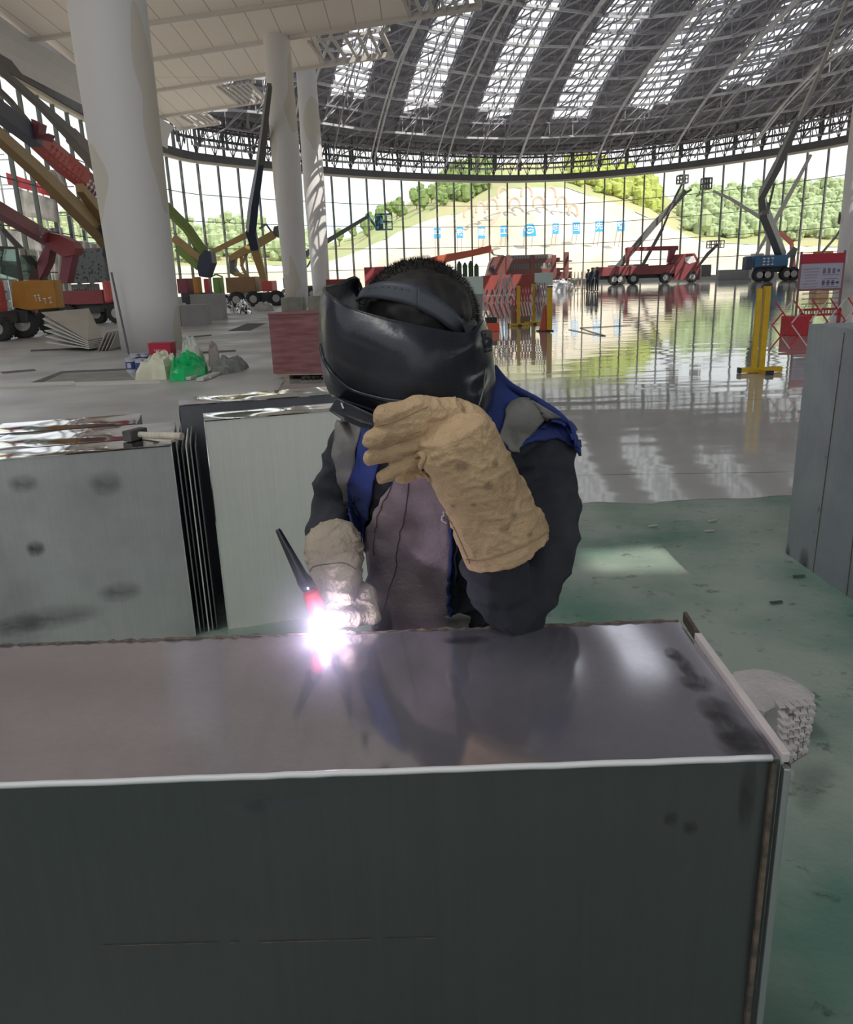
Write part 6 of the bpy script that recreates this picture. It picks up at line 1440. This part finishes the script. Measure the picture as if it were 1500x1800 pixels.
# head band with holes
def strap(name, up, lo, y_up, y_lo, m, parent, th=.003, nu=40):
    a, b_ = spl(up, nu), spl(lo, nu); ya, yb_ = spl([(y,) for y in y_up], nu), spl([(y,) for y in y_lo], nu); G_ = []
    for i in range(nu):
        p, q = PY(*a[i], ya[i][0]), PY(*b_[i], yb_[i][0]); G_.append([p.lerp(q, k/4) for k in range(5)])
    mb = MB(); mb.loft(G_, caps=False, closed=False); o = mb.build(name, m, parent, smooth=True); s_ = o.modifiers.new('s', 'SOLIDIFY'); s_.thickness = th; s_.offset = 0; return o, G_
st_, Gs = strap('head_band', [(634, 514), (646, 503), (675, 495), (705, 496), (735, 502), (768, 520), (800, 546), (824, 572)], [(626, 530), (640, 524), (670, 526), (705, 533), (738, 545), (768, 562), (795, 580), (812, 590)], [1.30, 1.275, 1.255, 1.245, 1.24, 1.245, 1.255, 1.27], [1.29, 1.265, 1.245, 1.235, 1.23, 1.235, 1.245, 1.26], M_strap, shell)
for k in range(7):
    i = 7+2*k; p = Gs[i][1].lerp(Gs[i][2], .3); n_ = V3((0, -1, .15)).normalized(); mb = MB(); mb.tube([p-n_*.0012, p+n_*.0024], .0013 if k else .0018, 8); mb.build('hole', M_seam, st_)
strap('head_band_tail', [(735, 505), (768, 522), (800, 548), (820, 574)], [(734, 541), (765, 558), (792, 577), (808, 588)], [1.232, 1.237, 1.247, 1.262], [1.222, 1.227, 1.237, 1.252], mat('strap_slate_light', (.045, .052, .064), .45), st_)
mb = MB(); mb.loft([[PY(*k) for k in r] for r in [[(812, 568, 1.24), (834, 560, 1.28), (836, 580, 1.28), (818, 588, 1.23)], [(822, 590, 1.22), (836, 572, 1.24), (846, 576, 1.25), (842, 590, 1.22)]]]); mb.build('band_clip', M_pl, shell, bevel=.001)
# ------------------------------------------------------------------ big glove on the bracing hand
def leather(c, n_):
    f = .0035*noise.noise(c*26)
    r_ = noise.noise(V3((c.x*34+2, c.y*20, c.z*46))); f += .003*(1-abs(r_)*3.5) if abs(r_) < .28 else 0
    return f-.001
ax0, ax1 = PY(806, 778, 1.090), PY(892, 958, 1.155)
axd = (ax1-ax0).normalized(); sd_ = axd.cross(V3((0, -1, 0))).normalized(); dp = axd.cross(sd_)
def ring(t, hw, hd, sh=0): return (ax0.lerp(ax1, t)+sd_*sh, sd_*hw, dp*hd)
kx = 1.21/FPX*1.04
gp = [loftp([ring(-.12, .048, .030), ring(0, .058, .038), ring(.2, .059, .043), ring(.45, .062, .048), ring(.75, .066, .052), ring(.93, .0695, .055), ring(1.0, .071, .056)]),
    cap([(790, 752, 1.145, 52), (832, 790, 1.150, 50)]), cap([(770, 745, 1.130, 44), (800, 770, 1.135, 52)]), ell(810, 765, 1.145, .05, .036, .05),
    cap([(790, 728, 1.125, 29), (735, 725, 1.105, 27), (692, 729, 1.095, 24), (675, 733, 1.090, 22.5)]),
    cap([(780, 748, 1.125, 27), (730, 748, 1.100, 23), (688, 760, 1.090, 20), (656, 771, 1.085, 19)]),
    cap([(775, 772, 1.125, 27), (725, 778, 1.105, 21), (685, 794, 1.095, 17), (652, 803, 1.090, 12.5)]),
    cap([(775, 795, 1.130, 25), (730, 805, 1.110, 19), (698, 824, 1.100, 16), (672, 838, 1.095, 12)]),
    cap([(800, 812, 1.155, 26), (768, 818, 1.145, 19), (738, 826, 1.135, 15), (708, 838, 1.130, 12)])]
gm_ = organic(gp, .0028, 3, leather)
glv = link_mesh('glove', gm_, M_glove, welder, True)
glv['label'] = 'tan suede gauntlet propping the helmet chin'
GB = BVHTree.FromPolygons([v.co+V3(welder.location) for v in gm_.vertices], [tuple(p.vertices) for p in gm_.polygons])
M_stitch = mat('stitch', (.32, .22, .13), .9); M_soil = softstain_mat('leather_soil', (.10, .085, .07), .55)
def gcord(name, keys, m, r, off, n=40): 
    mb = MB(); mb.tube([proj(x, y, off, 1.2, GB) for x, y in spl(keys, n)], r, 5); return mb.build(name, m, glv, smooth=True)
gcord('seam', [(748, 838), (772, 882), (800, 930), (826, 990)], M_stitch, .0012, .0004)
gcord('hem', [(820, 984), (850, 984), (900, 968), (940, 950), (962, 934)], M_stitch, .0010, .0006)
gcord('crease', [(655, 750), (690, 742), (722, 728), (752, 715)], M_stitch, .0010, .0000)
gcord('crease', [(660, 790), (690, 782), (715, 765), (742, 758)], M_stitch, .0010, .0000)
gcord('crease', [(672, 818), (700, 808), (730, 798)], M_stitch, .0010, .0000)
def soil(px, py, r_, m=M_soil):
    c = proj(px, py, .0008, 1.2, GB); vs = [c]
    for k in range(20): vs.append(proj(px+r_*math.cos(2*math.pi*k/20), py+r_*.8*math.sin(2*math.pi*k/20), .0008, 1.2, GB))
    vs2 = [c]+[c.lerp(v, .5) for v in vs[1:]]
    mid = [proj(px+r_*.5*math.cos(2*math.pi*k/20), py+r_*.4*math.sin(2*math.pi*k/20), .0008, 1.2, GB) for k in range(20)]
    allv = [c]+mid+vs[1:]; fs = [(0, k+1, (k+1) % 20+1) for k in range(20)]+[(k+1, k+21, (k+1) % 20+21, (k+1) % 20+1) for k in range(20)]
    mb = MB(); mb.add(allv, fs); mb.build('soil_mark', m, glv, recalc=False)
for a in ((885, 928, 15), (812, 822, 18), (833, 887, 8), (796, 888, 7), (858, 852, 14), (902, 905, 12), (935, 870, 10), (930, 940, 10), (870, 815, 12)): soil(*a)
# thumb fold cuff of leather at the palm
gcord('thumb_welt', [(730, 803), (742, 797), (748, 806), (742, 818), (748, 830), (758, 842)], M_glove, .0045, .002, 24)
# ------------------------------------------------------------------ lower glove, holding the torch
bx0, bx1 = PY(582, 944, 1.455), PY(597, 1022, 1.345)
ad = (bx1-bx0).normalized(); sd2 = ad.cross(V3((0, -1, 0))).normalized(); dp2 = ad.cross(sd2)
def ring2(t, hw, hd): return (bx0.lerp(bx1, t), sd2*hw, dp2*hd)
g2 = [loftp([ring2(0, .052, .045), ring2(.15, .058, .05), ring2(.45, .058, .045), ring2(.75, .050, .04), ring2(1.0, .046, .034)]),
    cap([(600, 1008, 1.35, 40), (602, 1045, 1.315, 34)]),
    cap([(612, 995, 1.335, 26), (612, 1022, 1.30, 23), (609, 1045, 1.28, 20)]),
    cap([(640, 1045, 1.325, 22), (648, 1072, 1.30, 19), (655, 1085, 1.285, 15), (600, 1086, 1.272, 17), (566, 1085, 1.268, 14)]),
    cap([(628, 1040, 1.33, 22), (636, 1064, 1.31, 18), (590, 1069, 1.290, 16), (553, 1073, 1.285, 13)]),
    cap([(610, 1035, 1.33, 22), (585, 1052, 1.305, 15), (560, 1054, 1.295, 12)]),
    cap([(575, 1015, 1.345, 22), (556, 1032, 1.32, 15), (552, 1046, 1.30, 12)])]
gm2 = organic(g2, .0028, 3, leather); glv2 = link_mesh('glove', gm2, mat('suede_worn', (0.40, 0.33, 0.25), .92, col2=(.30, .24, .18), scale=12, detail=7, bump=.35, bscale=120), welder, True)
glv2['label'] = 'worn tan gauntlet gripping the torch'
GB2 = BVHTree.FromPolygons([v.co+V3(welder.location) for v in gm2.vertices], [tuple(p.vertices) for p in gm2.polygons])
mb = MB(); mb.tube([proj(x, y, .0004, 1.33, GB2) for x, y in spl([(545, 1005), (552, 996), (575, 992), (605, 990), (625, 1000)], 30)], .0010, 5); mb.build('seam', M_seam, glv2, smooth=True)
# ------------------------------------------------------------------ torch
tc0, tc1, tc2, tc3 = PY(488, 930, 1.285), PY(530, 1012, 1.27), PY(545, 1036, 1.266), PY(566, 1096, 1.256)
torch = thing('welding_torch', 'welding torch with black back cap and red body held in the lower glove', 'welding torch', tc3)
d_ = (tc1-tc0).normalized()
mb = MB(); mb.tube([tc0, tc0+d_*.004, tc0.lerp(tc1, .5), tc1, tc1.lerp(tc2, .35), tc2], [.0035, .0050, .0078, .0108, .0135, .0125], 18); mb.build('back_cap', mat('torch_black', (.012, .014, .018), .25), torch, smooth=True)
mb = MB(); mb.tube([tc2, tc2.lerp(tc3, .1), tc2.lerp(tc3, .45), tc2.lerp(tc3, .8), tc3], [.0125, .0150, .0155, .0125, .0105], 18); mb.build('body', mat('torch_red', (.55, .035, .05), .4), torch, smooth=True)
tip = G(572, 1111, .972)
mb = MB(); mb.tube([tc3, tc3.lerp(tip, .6)], [.0085, .0065], 14); mb.build('gas_cup', mat('ceramic_pink', (.65, .35, .30), .4), torch)
mb = MB(); mb.tube([tc3.lerp(tip, .5), tc3.lerp(tip, .8)], .0012, 8); mb.build('electrode', M_side, torch)
# ------------------------------------------------------------------ the arc and its light
ME = bpy.data.materials.new('arc_glow'); ME.use_nodes = True; b = ME.node_tree.nodes['Principled BSDF']; b.inputs['Base Color'].default_value = (0, 0, 0, 1); b.inputs['Emission Color'].default_value = (1, .93, .95, 1); b.inputs['Emission Strength'].default_value = 60
arc = thing('welding_arc', 'brilliant white welding arc at the torch tip on the box edge', 'welding arc', (tip.x, tip.y, T+.004))
mb = MB(); mb.ball(V3((tip.x, tip.y, T+.0085)), .0065, 16); mb.build('arc_core', ME, arc, smooth=True)
MH = bpy.data.materials.new('hot_metal'); MH.use_nodes = True; b = MH.node_tree.nodes['Principled BSDF']; b.inputs['Emission Color'].default_value = (1, .35, .10, 1); b.inputs['Emission Strength'].default_value = 6
mb = MB(); mb.tube([(tip.x+.012, YB, T+.003), (tip.x+.035, YB+.001, T+.0032)], [.003, .0015], 8); mb.build('hot_bead', MH, arc)
pl = bpy.data.lights.new('arc_light', 'POINT'); po = bpy.data.objects.new('arc_light', pl); COL.objects.link(po); pl.energy = .85; pl.color = (.80, .72, 1.0); pl.shadow_soft_size = .007
po.location = (tip.x, tip.y-.022, T+.024)
# thin fume round the arc
fm = bpy.data.materials.new('weld_fume'); fm.use_nodes = True; nt = fm.node_tree; nt.nodes.remove(nt.nodes['Principled BSDF'])
vs_ = nt.nodes.new('ShaderNodeVolumeScatter'); vs_.inputs['Color'].default_value = (.9, .88, 1, 1); vs_.inputs['Anisotropy'].default_value = .2
tcn_ = nt.nodes.new('ShaderNodeTexCoord'); gr_ = nt.nodes.new('ShaderNodeTexGradient'); gr_.gradient_type = 'QUADRATIC_SPHERE'
mp_ = nt.nodes.new('ShaderNodeMapping'); mp_.inputs['Location'].default_value = (-1, -1, -1); mp_.inputs['Scale'].default_value = (2, 2, 2); nt.links.new(tcn_.outputs['Generated'], mp_.inputs[0]); nt.links.new(mp_.outputs[0], gr_.inputs[0])
mu_ = nt.nodes.new('ShaderNodeMath'); mu_.operation = 'MULTIPLY'; mu_.inputs[1].default_value = 5.0; nt.links.new(gr_.outputs['Fac'], mu_.inputs[0]); nt.links.new(mu_.outputs[0], vs_.inputs['Density']); nt.links.new(vs_.outputs[0], nt.nodes['Material Output'].inputs['Volume'])
mb = MB(); mb.ball(V3((tip.x, tip.y, T+.05)), .15, 20); fo = mb.build('fume', fm, arc, smooth=True); fo['kind'] = 'stuff'
